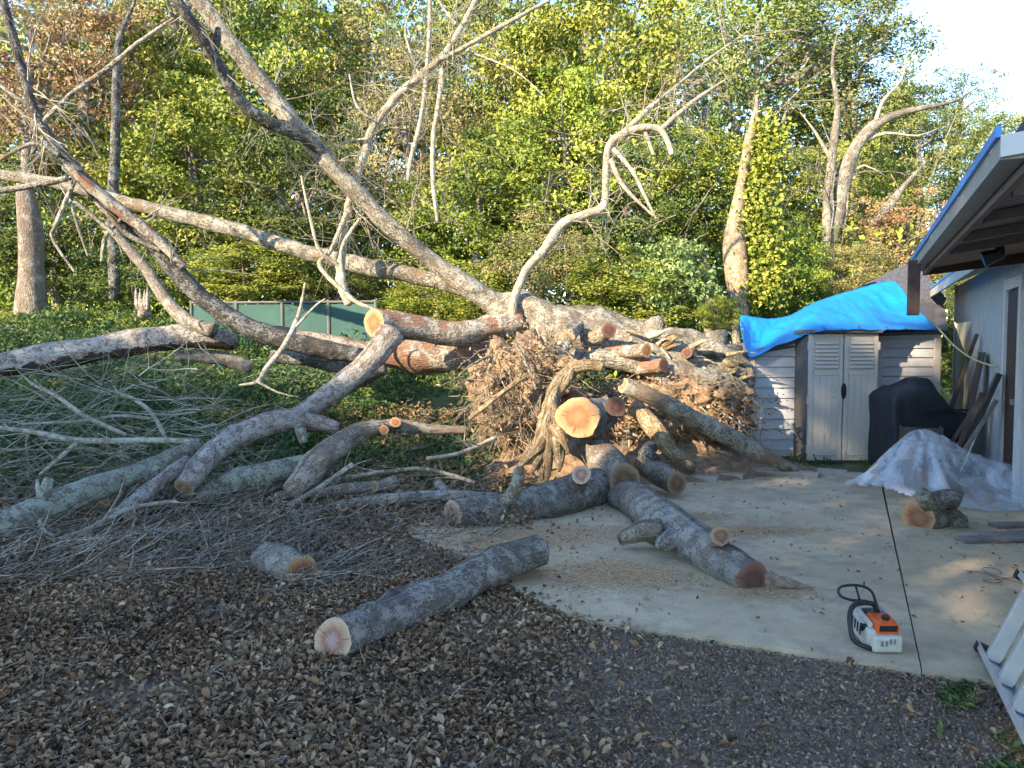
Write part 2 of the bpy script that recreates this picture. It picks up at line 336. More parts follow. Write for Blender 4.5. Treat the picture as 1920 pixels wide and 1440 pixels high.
class MB:
    """collects simple solids in world space"""
    def __init__(s): s.v, s.f = [], []
    def box(s, c, size, ax=None, bev=0):
        c = Vector(c); X, Y, Z = ax if ax else (Vector((1, 0, 0)), Vector((0, 1, 0)), Vector((0, 0, 1)))
        hx, hy, hz = size[0] / 2, size[1] / 2, size[2] / 2; n = len(s.v)
        if not bev:
            for k in range(8):
                s.v.append(c + X * (hx if k & 1 else -hx) + Y * (hy if k & 2 else -hy) + Z * (hz if k & 4 else -hz))
            for f in ((0, 2, 3, 1), (4, 5, 7, 6), (0, 1, 5, 4), (2, 6, 7, 3), (0, 4, 6, 2), (1, 3, 7, 5)): s.f.append([n + i for i in f])
        else:
            bm = bmesh.new(); bmesh.ops.create_cube(bm, size=1)
            for v in bm.verts: v.co = Vector((v.co.x * size[0], v.co.y * size[1], v.co.z * size[2]))
            bmesh.ops.bevel(bm, geom=bm.edges[:], offset=bev, segments=2, affect='EDGES', profile=.6)
            bm.verts.index_update()
            for v in bm.verts: s.v.append(c + X * v.co.x + Y * v.co.y + Z * v.co.z)
            for f in bm.faces: s.f.append([n + v.index for v in f.verts])
            bm.free()
        return s
    def prism(s, pts, off):
        """polygon (list of Vectors) extruded by off"""
        n = len(s.v); k = len(pts); off = Vector(off)
        s.v += [Vector(p) for p in pts] + [Vector(p) + off for p in pts]
        s.f.append(list(range(n, n + k))[::-1]); s.f.append(list(range(n + k, n + 2 * k)))
        for i in range(k): j = (i + 1) % k; s.f.append([n + i, n + j, n + k + j, n + k + i])
        return s
    def tube(s, pts, r, sides=8, cap=True):
        pts = [Vector(p) for p in pts]; rs = r if isinstance(r, (list, tuple)) else [r] * len(pts)
        n0 = len(s.v); fr = frames(pts)
        for p, q, (t, u, w) in zip(pts, rs, fr):
            for k in range(sides):
                a = 2 * math.pi * k / sides; s.v.append(p + (u * math.cos(a) + w * math.sin(a)) * q)
        for i in range(len(pts) - 1):
            for k in range(sides):
                a, b2 = n0 + i * sides + k, n0 + i * sides + (k + 1) % sides
                s.f.append([a, b2, b2 + sides, a + sides])
        if cap:
            s.f.append([n0 + k for k in range(sides)][::-1]); e = n0 + (len(pts) - 1) * sides; s.f.append([e + k for k in range(sides)])
        return s
    def build(s, name, mat, parent=None, smooth=False):
        me = bpy.data.meshes.new(name); me.from_pydata([tuple(v) for v in s.v], [], s.f)
        if smooth: me.polygons.foreach_set('use_smooth', [True] * len(me.polygons))
        return link(name, me, mat, parent)

def frames(pts):
    out = []; u = None
    for i in range(len(pts)):
        t = (pts[min(i + 1, len(pts) - 1)] - pts[max(i - 1, 0)]).normalized()
        if u is None:
            h = Vector((0, 0, 1)) if abs(t.z) < .9 else Vector((0, 1, 0)); u = (h - t * h.dot(t)).normalized()
        else: u = (u - t * u.dot(t)).normalized()
        out.append((t, u, t.cross(u)))
    return out
def spline(pts, step):
    """Catmull-Rom through (Vector, radius) pairs"""
    P = [Vector((*p, r)) if False else (Vector(p), r) for p, r in pts]; out = []
    for i in range(len(P) - 1):
        p0, p1, p2, p3 = P[max(i - 1, 0)], P[i], P[i + 1], P[min(i + 2, len(P) - 1)]
        n = max(2, int((p2[0] - p1[0]).length / step))
        for k in range(n):
            t = k / n; t2, t3 = t * t, t * t * t
            f = lambda a, b, c, d: 0.5 * (2 * b + (c - a) * t + (2 * a - 5 * b + 4 * c - d) * t2 + (3 * b - a - 3 * c + d) * t3)
            out.append((f(p0[0], p1[0], p2[0], p3[0]), f(p0[1], p1[1], p2[1], p3[1])))
    out.append(P[-1]); return out
SEED = [0]
def wood_tube(pts, sides=14, step=None, rough=.10, lump=.12, cut0=False, cut1=False, squash=1.0, face=.3):
    """gnarled tube; returns mesh and end rings (for the sawn faces)"""
    SEED[0] += 1; sd = SEED[0] * 13.7
    rm = sum(r for _, r in pts) / len(pts)
    sp = spline(pts, step or max(rm * .55, .02)); P = [p for p, _ in sp]; R = [max(r, .002) for _, r in sp]
    fr = frames(P); V = []; UV = []; L = 0; kr = random.Random(SEED[0])
    knots = [(kr.uniform(.05, .95) * len(P), kr.uniform(0, 6.28), kr.uniform(.12, .34), kr.uniform(.25, .5)) for _ in range(max(1, len(P) // 7))] if rm > .03 else []
    for i, (p, r, (t, u, w)) in enumerate(zip(P, R, fr)):
        if i: L += (p - P[i - 1]).length
        for k in range(sides):
            a = 2 * math.pi * k / sides
            q = Vector((math.cos(a), math.sin(a), L * .9 / max(rm, .02) * .35 + sd))
            q2 = Vector((math.cos(a) * 2.2, math.sin(a) * 2.2, L * 2.2 / max(rm, .02) * .35 + sd))
            rr = r * (1 + lump * noise.noise(q * .9) * 1.6 + rough * noise.noise(q2 * 1.3))
            for ki, ka, kh, kw in knots:
                if abs(i - ki) < 3.5:
                    da_ = abs((a - ka + math.pi) % (2 * math.pi) - math.pi)
                    if da_ < 1.2: rr += r * kh * math.exp(-((i - ki) / 1.3) ** 2 - (da_ / kw) ** 2)
            V.append(p + (u * math.cos(a) * squash + w * math.sin(a)) * rr); UV.append((k / sides * 2 * math.pi * rm, L))
    n = len(P); Q = []; T = []
    nn = [fr[0][0] * -1, fr[-1][0]]
    for e, (on, i0, p, t) in enumerate(((cut0, 0, P[0], fr[0][0] * -1), (cut1, (n - 1) * sides, P[-1], fr[-1][0]))):
        if not on: continue
        m_ = (t + (Vector((0, 0, EYE)) - p).normalized() * face + Vector((.06, 0, .05)) * math.sin(sd)).normalized(); nn[e] = m_
        if t.dot(m_) > .35:
            for k in range(sides): v = V[i0 + k] - p; V[i0 + k] = V[i0 + k] - t * (v.dot(m_) / t.dot(m_))
    for i in range(n - 1):
        for k in range(sides):
            a, b2 = i * sides + k, i * sides + (k + 1) % sides
            Q.append((a, b2, b2 + sides, a + sides))
    r0 = V[:sides]; r1 = V[(n - 1) * sides:n * sides]
    if not cut0:
        V.append(P[0] - fr[0][0] * R[0] * .5); UV.append((0, 0)); c = len(V) - 1
        T += [(c, (k + 1) % sides, k) for k in range(sides)]
    if not cut1:
        V.append(P[-1] + fr[-1][0] * R[-1] * .5); UV.append((0, L)); c = len(V) - 1; e = (n - 1) * sides
        T += [(c, e + k, e + (k + 1) % sides) for k in range(sides)]
    me = mesh_np('wood', np.array([tuple(v) for v in V]), Q, T, uv=UV, smooth=True)
    return me, (r0, nn[0]), (r1, nn[1])
def cut_disc(ring, nrm, mat, parent):
    """sawn end grain filling the open end of a log, with a slightly rough, bulged surface"""
    c = sum(ring, Vector()) / len(ring); k = len(ring); V = []; UV = []; rr = (ring[0] - c).length
    fs = (1.0, .75, .5, .25)
    for f in fs:
        for p in ring:
            V.append(c + (p - c) * f + nrm * (rr * .05 * (1 - f) + (.02 * rr * noise.noise(p * 40 + Vector((f * 9, 0, 0))) if f < 1 else 0))); UV.append((f * .82, ring.index(p) / k))
    V.append(c + nrm * rr * .05); UV.append((0, 0)); Q = []; T = []
    for j in range(len(fs) - 1):
        for i in range(k): Q.append((j * k + i, j * k + (i + 1) % k, (j + 1) * k + (i + 1) % k, (j + 1) * k + i))
    e = (len(fs) - 1) * k; T = [(e + i, e + (i + 1) % k, len(V) - 1) for i in range(k)]
    me = mesh_np('cut_face', np.array([tuple(v) for v in V]), Q, T, uv=UV)
    return link('cut_face', me, mat, parent)
def gdepth(py, rpx):
    return FPX * EYE / max(8, (py + rpx * .93 - 648))
def thin(rows, k): return [(q[0], q[1], q[2] * k, *q[3:]) for q in rows]
def chain(rows, d0=None):
    """rows (px, py, radius px[, distance]); without a distance the wood rests on flat ground"""
    out = []
    for row in rows:
        px, py, r = row[:3]; d = row[3] if len(row) > 3 else gdepth(py, r)
        out.append((W(px, py, d), r / FPX * d))
    return out
def log(name, rows, mat, label=None, cat=None, group=None, cut0=None, cut1=None, parent=None, sides=16, **kw):
    me, a, b2 = wood_tube(chain(rows), sides, cut0=bool(cut0), cut1=bool(cut1), **kw)
    o = link(name, me, mat, parent)
    if cut0: cut_disc(*a, cut0, o)
    if cut1: cut_disc(*b2, cut1, o)
    if label: tag(o, label, cat, group)
    return o
def stub(rows, mat, cut, parent, name='branch_stub', sides=12):
    me, a, b2 = wood_tube(chain(rows), sides, cut1=bool(cut)); o = link(name, me, mat, parent)
    if cut: cut_disc(*b2, cut, o) if parent is None or parent.parent is None else cut_disc(*b2, cut, o)
    return o

def leaves_mesh(name, C, size, nrm_bias=(0, 0, .6), tone=None, aspect=.5, fold=.25, jitter=1.0, curl=0.0, seed=0, hexa=False):
    """one folded diamond of two triangles per leaf"""
    r = np.random.default_rng(seed + 5); n = len(C)
    nr = r.normal(size=(n, 3)) * jitter + np.asarray(nrm_bias); nr /= np.linalg.norm(nr, axis=1, keepdims=True) + 1e-9
    d = r.normal(size=(n, 3)); d -= nr * (d * nr).sum(1, keepdims=True); d /= np.linalg.norm(d, axis=1, keepdims=True) + 1e-9
    s = np.cross(nr, d); L = (np.asarray(size) * r.uniform(.65, 1.3, n))[:, None]
    w = L * aspect * r.uniform(.75, 1.25, n)[:, None]; up = nr * w * (fold * r.uniform(.2, 1.6, n)[:, None])
    base = C - d * L * .5; tip = C + d * L * .5 + nr * L * curl * r.uniform(-.2, 1, n)[:, None]
    l_ = C + s * w * .5 + up; r_ = C - s * w * .5 + up
    if tone is None: tone = r.uniform(0, 1, n)
    if hexa:
        q = lambda f, sg, wd: C + d * L * f + s * w * sg * wd + up * (.5 + .5 * wd) + nr * L * curl * (f + .5) * r.uniform(-.3, .6, n)[:, None]
        V = np.stack([base, q(-.2, -.5, .8), q(.18, -.5, .9), tip, q(.18, .5, .9), q(-.2, .5, .8)], 1).reshape(-1, 3); i = np.arange(n) * 6
        T = np.concatenate([np.stack([i, i + 1, i + 2], 1), np.stack([i, i + 2, i + 3], 1), np.stack([i, i + 3, i + 4], 1), np.stack([i, i + 4, i + 5], 1)])
        return mesh_np(name, V, None, T, tone=np.repeat(tone, 6))
    V = np.stack([base, r_, tip, l_], 1).reshape(-1, 3)
    i = np.arange(n) * 4; T = np.concatenate([np.stack([i, i + 1, i + 2], 1), np.stack([i, i + 2, i + 3], 1)])
    if tone is None: tone = r.uniform(0, 1, n)
    return mesh_np(name, V, None, T, tone=np.repeat(tone, 4))

def polylines_mesh(name, lines, sides=4):
    """many thin tapered twigs in one mesh: lines = list of (points, radii)"""
    V, Q, UV = [], [], []
    for pts, rs in lines:
        fr = frames(pts); n0 = len(V); L = 0
        for i, (p, q, (t, u, w)) in enumerate(zip(pts, rs, fr)):
            if i: L += (p - pts[i - 1]).length
            for k in range(sides):
                a = 2 * math.pi * k / sides; V.append(tuple(p + (u * math.cos(a) + w * math.sin(a)) * q)); UV.append((k * .02, L))
        for i in range(len(pts) - 1):
            for k in range(sides):
                a, b2 = n0 + i * sides + k, n0 + i * sides + (k + 1) % sides; Q.append((a, b2, b2 + sides, a + sides))
    return mesh_np(name, np.array(V), Q, uv=UV, smooth=True)
def rvec(s=1.0): return Vector((random.gauss(0, s), random.gauss(0, s), random.gauss(0, s)))
def spray(p, d, length, r, depth, out, bend=.25, fork=2, grav=0.0):
    """a branching twig"""
    n = 5; pts = [Vector(p)]; rs = [r]; dd = Vector(d).normalized()
    for i in range(n):
        dd = (dd + rvec(bend * .45) + Vector((0, 0, grav))).normalized(); pts.append(pts[-1] + dd * (length / n)); rs.append(r * (1 - .75 * (i + 1) / n))
    out.append((pts, rs))
    if depth > 0:
        for _ in range(fork + (random.random() < .4)):
            k = random.randint(1, n - 1); q = (pts[k + 1] - pts[k]).normalized() + rvec(.55)
            spray(pts[k], q, length * random.uniform(.4, .7), rs[k] * .65, depth - 1, out, bend, fork, grav)

# ---------------------------------------------------------------- ground
def grid_sheet(name, xs, ys, zf, mat):
    V = [(x, y, zf(x, y)) for y in ys for x in xs]; nx = len(xs)
    Q = [(j * nx + i, j * nx + i + 1, (j + 1) * nx + i + 1, (j + 1) * nx + i) for j in range(len(ys) - 1) for i in range(nx - 1)]
    return link(name, mesh_np(name, np.array(V), Q, smooth=True), mat, origin=(0, 0, 0))
xs = np.concatenate([np.linspace(-400, -16, 14), np.arange(-15, 12, .3), np.linspace(12, 400, 14)])
ys = np.concatenate([np.linspace(-300, -2, 10), np.arange(-1.5, 22, .3), np.linspace(22.5, 40, 8), np.linspace(60, 600, 8)])
tag(grid_sheet('ground', xs, ys, terrain, 'ground'), kind='structure')

# slab: local frame, u runs away along the house, v runs left along the front edge
C0 = G(1728, 1255, .04); U = Vector((.41, .912, 0)).normalized(); Vv = Vector((-U.y, U.x, 0))
def S(u, v, z=.04): q = C0 + U * u + Vv * v; return Vector((q.x, q.y, z))
def slab(name, poly):
    mb = MB(); mb.prism([S(u, v, -.06) for u, v in poly], (0, 0, .10)); return tag(mb.build(name, 'concrete'), kind='structure')
left_edge = [(-.02 + .03 * math.sin(i * 2.1) + i * .25, 1.75 + i * .36 + .1 * math.sin(i * 1.7)) for i in range(7)]
slab('concrete_slab', [(0, .003)] + [(0, 1.0)] + left_edge + [(2.4, 3.7), (5.1, 3.4), (5.25, 2.0), (6.1, .02)])
slab('concrete_slab', [(0, -.003), (6.2, -.003), (6.4, -1.2), (0, -1.2)])
mb = MB(); mb.prism([S(.0, -.0026, -.05), S(6.0, -.0026, -.05), S(6.0, .0026, -.05), S(.0, .0026, -.05)], (0, 0, .075)); tag(mb.build('joint_strip', 'brown_wood'), kind='structure')
rp = 0
for i, (px, py, w, h) in enumerate([(1318, 905, .36, .1), (1372, 900, .30, .1), (1430, 893, .42, .12), (1500, 898, .44, .1), (1560, 896, .34, .12), (1614, 902, .40, .1)]):
    p = G(px, py); a = math.atan2(Vv.y, Vv.x) + random.uniform(-.12, .12)
    ax = (Vector((math.cos(a), math.sin(a), 0)), Vector((-math.sin(a), math.cos(a), 0)), Vector((0, 0, 1)))
    o = MB().box((p.x, p.y, .04), (w, .2, h), ax, .015).build('paver', 'paver')
    tag(o, ['leftmost tan paver of the row, next to the stubby log', 'small tan paver second from the left of the row', 'tan paver below the tip of the long pale pole', 'long tan paver just left of the shed doors', 'tan paver under the left shed door', 'tan paver at the right end of the row beside the plastic sheet'][i], 'paver', 'pavers along the far edge of the slab')

# ---------------------------------------------------------------- house on the right
def H(d, off=0, z=0):                                    # off = metres out from the wall into the yard; d = distance from viewer
    p = Vector((.45 * d + 1.66, d, z)); return p + Vv * off
HAX = (U, Vv, Vector((0, 0, 1)))
house = empty('house', H(9, 0, 0), 'grey board sided house with deep eave at the side of the yard', 'house')
def hbox(name, d0, d1, off, th, z0, z1, mat, parent=house):
    a, b2 = H(d0, off), H(d1, off); c = (a + b2) / 2; c.z = (z0 + z1) / 2
    return MB().box(c, ((b2 - a).length, th, z1 - z0), HAX).build(name, mat, parent)
mb = MB(); mb.prism([H(2.95, -.02, 0), H(2.95, -4.2, 0), H(2.95, -4.2, 2.86), H(2.95, -.02, 2.44)], U * ((12.4 - 2.95) / U.y)); mb.build('wall', 'grey_trim', house)
for k in range(22):
    c = H(2.95, -.12 - .19 * k, 1.22) - U * .012; MB().box(c, (.022, .175, 2.38), HAX).build('siding_board', 'siding', house)
d = 2.95; k = 0
while d < 12.3:
    w = .175
    if not (7.45 < d + w / 2 < 8.35): hbox('siding_board', d, d + w - .016, -.005, .022, .05, 2.56, 'siding')
    else: hbox('siding_board', d, d + w - .016, -.005, .022, 2.33, 2.56, 'siding')
    d += w
hbox('corner_trim', 12.30, 12.41, .012, .05, .03, 2.58, 'siding')
door = hbox('door', 7.58, 8.22, -.012, .035, .06, 2.18, 'door_brown')
hbox('door_frame', 8.225, 8.33, .004, .06, .04, 2.31, 'white_trim', door)
hbox('door_frame', 7.44, 7.575, .004, .06, .04, 2.31, 'white_trim', door)
hbox('door_frame', 7.58, 8.22, .004, .06, 2.19, 2.31, 'white_trim', door)
hbox('handle', 7.66, 7.70, .03, .05, 1.0, 1.06, 'grey_metal', door)
# lower roof of the far half
mb = MB(); a, b2 = 7.35, 12.7
mb.prism([H(a, .34, 2.50), H(a, -1.6, 3.3), H(a, -1.6, 3.36), H(a, .34, 2.56)], (U * ((b2 - a) / U.y)) )
mb.build('roof', 'shingle', house)
hbox('fascia_board', 7.35, 12.7, .365, .03, 2.40, 2.53, 'siding'); hbox('drip_edge', 7.35, 12.7, .385, .012, 2.53, 2.56, 'drip_blue')
# deep eave of the near half
E0, E1, OV = 2.66, 7.25, 0.90
L = U * ((E1 - E0) / U.y)
def sheet(name, o0, z0, o1, z1, th, mat, d0=E0, d1=E1):
    mb = MB(); mb.prism([H(d0, o0, z0), H(d0, o1, z1), H(d0, o1, z1 + th), H(d0, o0, z0 + th)], U * ((d1 - d0) / U.y)); return mb.build(name, mat, house)
sheet('roof', OV + .02, 2.44, -4.5, 3.04, .05, 'shingle')
sheet('soffit_board', OV - .05, 2.375, .02, 2.50, .02, 'soffit', E0 + .02, 5.6)
sheet('soffit_board', OV - .05, 2.365, .02, 2.49, .022, 'plywood', 5.61, E1 - .02)
hbox('gutter', E0, E1, OV + .055, .09, 2.34, 2.425, 'grey_trim'); hbox('drip_edge', E0 - .01, E1 + .01, OV + .108, .018, 2.428, 2.472, 'drip_blue')
hbox('fascia_board', E0 + .03, E1, OV - .012, .03, 2.30, 2.43, 'soffit')
mb = MB(); mb.prism([H(E0, OV + .1, 2.345), H(E0, -4.5, 2.94), H(E0, -4.5, 3.03), H(E0, OV + .1, 2.43)], U * -.03); mb.build('rake_board', 'white_trim', house)
mb = MB(); mb.prism([H(E1 + .012, OV, 2.30), H(E1 + .012, -2.2, 2.62), H(E1 + .012, -2.2, 2.78), H(E1 + .012, OV, 2.43)], U * .03); mb.build('rake_board', 'brown_wood', house)
for dd in (3.3, 4.1, 4.9, 5.62): 
    mb = MB(); mb.prism([H(dd, OV - .06, 2.31), H(dd, .02, 2.43), H(dd, .02, 2.495), H(dd, OV - .06, 2.37)], U * .05); mb.build('rafter', 'soffit', house)
p = W(1713, 540, 7.0); MB().box((p.x, p.y, p.z), (.10, .10, .50), HAX, .008).build('hanging_post', 'brown_wood', house)
lamp = MB(); q = H(5.7, .5, 2.31); lamp.tube([q + Vector((0, 0, .08)), q, q + Vector((-.10, .05, -.04))], [.03, .05, .065], 10).build('porch_lamp', 'black_plastic', house)

# things leaning on the house wall
def lean(name, px, d, off0, off1, z1, w, th, mat, label, cat, tilt=0):
    a, b2 = H(d, off0, .04), H(d, off1, z1); dr = (b2 - a); ax_z = (dr + U * tilt).normalized(); ax_x = U - ax_z * U.dot(ax_z); ax_x.normalize()
    c = a + (ax_z * dr.length) / 2
    return tag(MB().box(c, (w, th, dr.length), (ax_x, ax_z.cross(ax_x), ax_z), .004).build(name, mat), label, cat)
lean('leaning_board', 0, 9.35, .30, .07, 1.52, .36, .03, 'brown_wood', 'wide dark brown board leaning on the grey siding behind the rope', 'board')
lean('leaning_board', 0, 8.15, .52, .08, 1.30, .14, .05, 'bark_black' if False else 'black_plastic', 'tall black plank leaning beside the brown door', 'board')
lean('leaning_board', 0, 8.75, .50, .12, 1.05, .09, .05, 'brown_wood', 'narrow brown stud leaning in front of the wide dark board', 'board', .12)
lean('leaning_board', 0, 10.2, .45, .12, 1.25, .12, .04, 'black_plastic', 'short black board leaning behind the covered barbecue', 'board', .35)
lean('leaning_board', 0, 8.0, .62, .10, 1.02, .05, .04, 'grey_wood', 'thin grey lath leaning nearest the viewer below the brown door', 'board', .1)
lean('leaning_board', 0, 9.0, .62, .16, .92, .20, .025, 'brown_wood', 'short wide brown board leaning beside the wooden crate', 'board', -.1)
lean('leaning_board', 0, 9.8, .55, .06, 1.75, .07, .04, 'brown_wood', 'tall thin brown pole leaning at the far end of the house wall', 'board', .05)
cr = empty('wooden_crate', H(9.0, .75, .04), 'open dark brown wooden crate between the black cover and the leaning boards', 'crate')
c0 = H(9.0, .75, 0)
for k, (a, b2, sz) in enumerate([(0, .22, (.46, .02, .55)), (0, -.22, (.46, .02, .55)), (.22, 0, (.02, .42, .55)), (-.22, 0, (.02, .42, .55))]):
    MB().box(c0 + U * a + Vv * b2 + Vector((0, 0, .04 + .30)), sz, HAX).build('side_panel', 'brown_wood', cr)
MB().box(c0 + Vector((0, 0, .07)), (.42, .42, .03), HAX).build('base_panel', 'brown_wood', cr)
ft = empty('folded_frame', H(8.5, .3, .04), 'light metal folding frame propped on the wall beside the door', 'frame')
for s_ in (-.11, .11):
    MB().tube([H(8.5, .42, .05) + U * s_, H(8.5, .06, 1.12) + U * s_], .013, 8).build('leg', 'aluminium', ft)
for t in (.25, .6, .98):
    q = H(8.5, .42 - .36 * t, .05 + 1.07 * t); MB().tube([q - U * .11, q + U * .11], .011, 8).build('rung', 'aluminium', ft)

# ---------------------------------------------------------------- shed with tarp
SD = 10.6
def SX(px, d=SD): return (px - CX) / FPX * d
def SZ(py, d=SD): return W(960, py, d).z
x0, x1, x2, x3 = SX(1403), SX(1520), SX(1640), SX(1762)
shed = empty('garden_shed', ((x0 + x3) / 2, SD + .6, .0), 'tan grey plastic garden shed with double doors under a blue tarp', 'shed')
zl, zm, zr = SZ(660), SZ(618), SZ(612)
MB().prism([Vector((x0 + .03, SD + .05, .03)), Vector((x3 - .03, SD + .05, .03)), Vector((x3 - .03, SD + .05, zr - .02)), Vector((x1, SD + .05, zm - .02)), Vector((x0 + .03, SD + .05, zl - .02))], (0, 1.7, 0)).build('wall', 'shed_dark', shed)
def panel(xa, xb, za, zb0, zb1, n):
    """clapboards between xa and xb, the top cut to the roof slope"""
    h = (max(zb0, zb1) - za) / n
    for i in range(n):
        z0, z1 = za + i * h, za + (i + 1) * h - .006
        pts = [(xa, z0), (xb, z0)]
        f = lambda x: zb0 + (zb1 - zb0) * (x - xa) / (xb - xa)
        zc = [min(z1, f(xa)), min(z1, f(xb))]
        if zc[0] - z0 < .004 and zc[1] - z0 < .01: continue
        xs_ = xa
        if zc[0] < z0 + .004: xs_ = xa + (z0 + .01 - zb0) / (zb1 - zb0) * (xb - xa); zc[0] = z0 + .006
        V = [Vector((xs_, SD - .016, z0)), Vector((xb, SD - .016, z0)), Vector((xb, SD + .008, zc[1])), Vector((xs_, SD + .008, zc[0]))]
        MB().prism(V, (0, .05, 0)).build('siding_board', 'shed_panel', shed)
panel(x0 + .10, x1 - .13, .14, zl - .03, zm - .08, 11)
panel(x2 + .10, x3 - .10, .14, zr - .04, zr - .04, 13)
for xa, xb, zt in ((x0, x0 + .095, zl), (x1 - .125, x1 - .02, zm - .04), (x2 + .02, x2 + .095, zr - .03), (x3 - .095, x3, zr - .03)):
    MB().box(((xa + xb) / 2, SD, (zt + .06) / 2), (xb - xa, .06, zt - .06), None, .008).build('corner_post', 'shed', shed)
MB().box(((x0 + x1) / 2, SD + .0, .09), (x1 - x0 - .2, .05, .09), None, .006).build('base_rail', 'shed', shed)
DD = 10.05; da, db, zt = SX(1517, DD), SX(1646, DD), SZ(626, DD)
MB().box(((da + db) / 2, DD + .30, zt / 2 + .02), (db - da - .03, .5, zt - .02)).build('door_surround', 'shed_dark', shed)
MB().box(((da + db) / 2, DD + .22, zt + .035), (db - da + .04, .62, .045), None, .01).build('door_canopy', 'shed_dark', shed)
dm = (da + db) / 2
for s_ in (0, 1):
    xa, xb = (da, dm - .006) if s_ == 0 else (dm + .006, db)
    dr = MB().box(((xa + xb) / 2, DD + .02, (zt + .07) / 2), (xb - xa, .05, zt - .07), None, .01).build('door', 'shed', shed)
    for k in range(7):
        z = zt - .10 - k * .052
        MB().prism([Vector((xa + .075, DD - .006, z)), Vector((xa + .075, DD - .034, z - .036)), Vector((xa + .075, DD - .006, z - .036))], (xb - xa - .15, 0, 0)).build('louver_slat', 'shed', dr)
    for xx in ((xa + .03), (xb - .03)): MB().box((xx, DD - .010, (zt + .07) / 2), (.045, .016, zt - .12), None, .004).build('door_stile', 'shed', dr)
    for zz in (zt - .52, .17): MB().box(((xa + xb) / 2, DD - .009, zz), (xb - xa - .115, .014, .06), None, .004).build('door_rail', 'shed', dr)
    nb = 4
    for k in range(nb):
        ww = (xb - xa - .13) / nb; MB().box((xa + .065 + ww * (k + .5), DD - .007, (zt - .55 + .2) / 2), (ww - .012, .010, zt - .55 - .2)).build('door_board', 'shed', dr)
    hx = xa if s_ == 0 else xb
    for zz in (zt - .16, zt * .5, .22): MB().box((hx, DD - .004, zz), (.045, .03, .11), None, .006).build('hinge', 'shed', dr)
hd = MB(); 
ring = [Vector((dm + .035 * math.cos(a), DD - .03, zt * .57 + .105 * math.sin(a))) for a in np.linspace(0, 2 * math.pi, 20)]
hd.prism(ring[:-1], (0, .022, 0)).build('handle', 'black_plastic', shed)
# shed roof (seen at the right of the tarp)
mb = MB(); pk = W(1675, 532, 12.0); pe = Vector((x3 + .04, SD - .1, zr)); pb = W(1772, 575, 12.4); 
dz = Vector((0, 0, .16)); mb.prism([pe - dz * .35, Vector((x1, SD - .05, zr - .12)), pk - dz, pb], (0, .03, -.05)).build('roof', 'shingle', shed)
mb = MB(); mb.prism([W(1640, 528, 12.6), W(1718, 490, 12.6), W(1775, 560, 12.6), W(1755, 600, 12.6)], (0, .5, -.03)).build('roof_slope', 'shingle', shed)
mb = MB(); mb.prism([Vector((x0 - .02, SD - .02, zl - .05)), Vector((x1, SD - .02, zm - .09)), pk - dz, W(1480, 610, 12.0) - dz], (0, .02, -.04)).build('roof', 'shed_dark', shed)
# tarp: two rails, back (ridge) and front (edge), with sag and creases
back = [(1388, 592, 11.6), (1400, 592, 11.6), (1440, 598, 11.7), (1478, 592, 11.8), (1530, 566, 11.9), (1600, 543, 12.0), (1655, 529, 12.0), (1678, 527, 12.0)]
front = [(1388, 612, 10.95), (1406, 668, 10.42), (1450, 651, 10.40), (1490, 637, 10.38), (1530, 623, 9.93), (1600, 618, 9.93), (1650, 618, 9.95), (1700, 619, 10.3), (1758, 618, 10.42)]
nu, nv = 90, 34; V = []; Q = []
bl = [W(*p) for p in back]; fl = [W(*p) for p in front]
def pl(line, t):
    s_ = spline_cache[id(line)]; i = min(len(s_) - 2, int(t * (len(s_) - 1))); f = t * (len(s_) - 1) - i; return s_[i].lerp(s_[i + 1], f)
spline_cache = {id(l_): [p for p, _ in spline([(p, 0) for p in l_], .03)] for l_ in (bl, fl)}
for j in range(nv):
    for i in range(nu):
        u, v = i / (nu - 1), j / (nv - 1); p = pl(fl, u).lerp(pl(bl, u), v)
        env = math.sin(math.pi * v); sag = -.05 * env * (1 + math.sin(u * 9))
        cre = .022 * noise.noise(Vector((u * 22 + v * 5, v * 3 - u * 4, .5))) + .05 * noise.noise(Vector((u * 6, v * 2.5, 2.5))) + .026 * abs(noise.noise(Vector((u * 34, v * 8 + u * 12, 7.7)))) - .03 * max(0, .22 - abs(noise.noise(Vector((u * 7 + v * 5, v * 3 - u * 9, 3.3)))))
        drop = .02 * noise.noise(Vector((u * 30, 1, 1))) * (1 - v)
        V.append(p + Vector((0, -.3 * cre, cre * (.3 + env) + sag + .03 * env + drop)))
for j in range(nv - 1):
    for i in range(nu - 1): a = j * nu + i; Q.append((a, a + 1, a + nu + 1, a + nu))
o = link('tarp', mesh_np('tarp', np.array([tuple(v) for v in V]), Q, smooth=True), 'tarp')
for t in np.linspace(.04, .97, 9):
    q = pl(fl, t) + Vector((0, -.03, .035)); MB().tube([q + Vector((0, -.012, 0)), q + Vector((0, .012, 0))], .016, 8).build('eyelet', 'grey_metal', o)
sm = o.modifiers.new('thickness', 'SOLIDIFY'); sm.thickness = .006
tag(o, 'bright blue tarp draped over the shed roof', 'tarp')
# rope from tarp corner to house
a, b2 = W(1757, 613, 10.4), H(8.55, .05, 1.36); pts = [a.lerp(b2, t) + Vector((0, 0, -.10 * math.sin(math.pi * t))) for t in np.linspace(0, 1, 14)]
tag(MB().tube(pts, .011, 6).build('rope', 'rope', smooth=True), 'yellow rope stretched from the tarp corner to the house wall', 'rope')

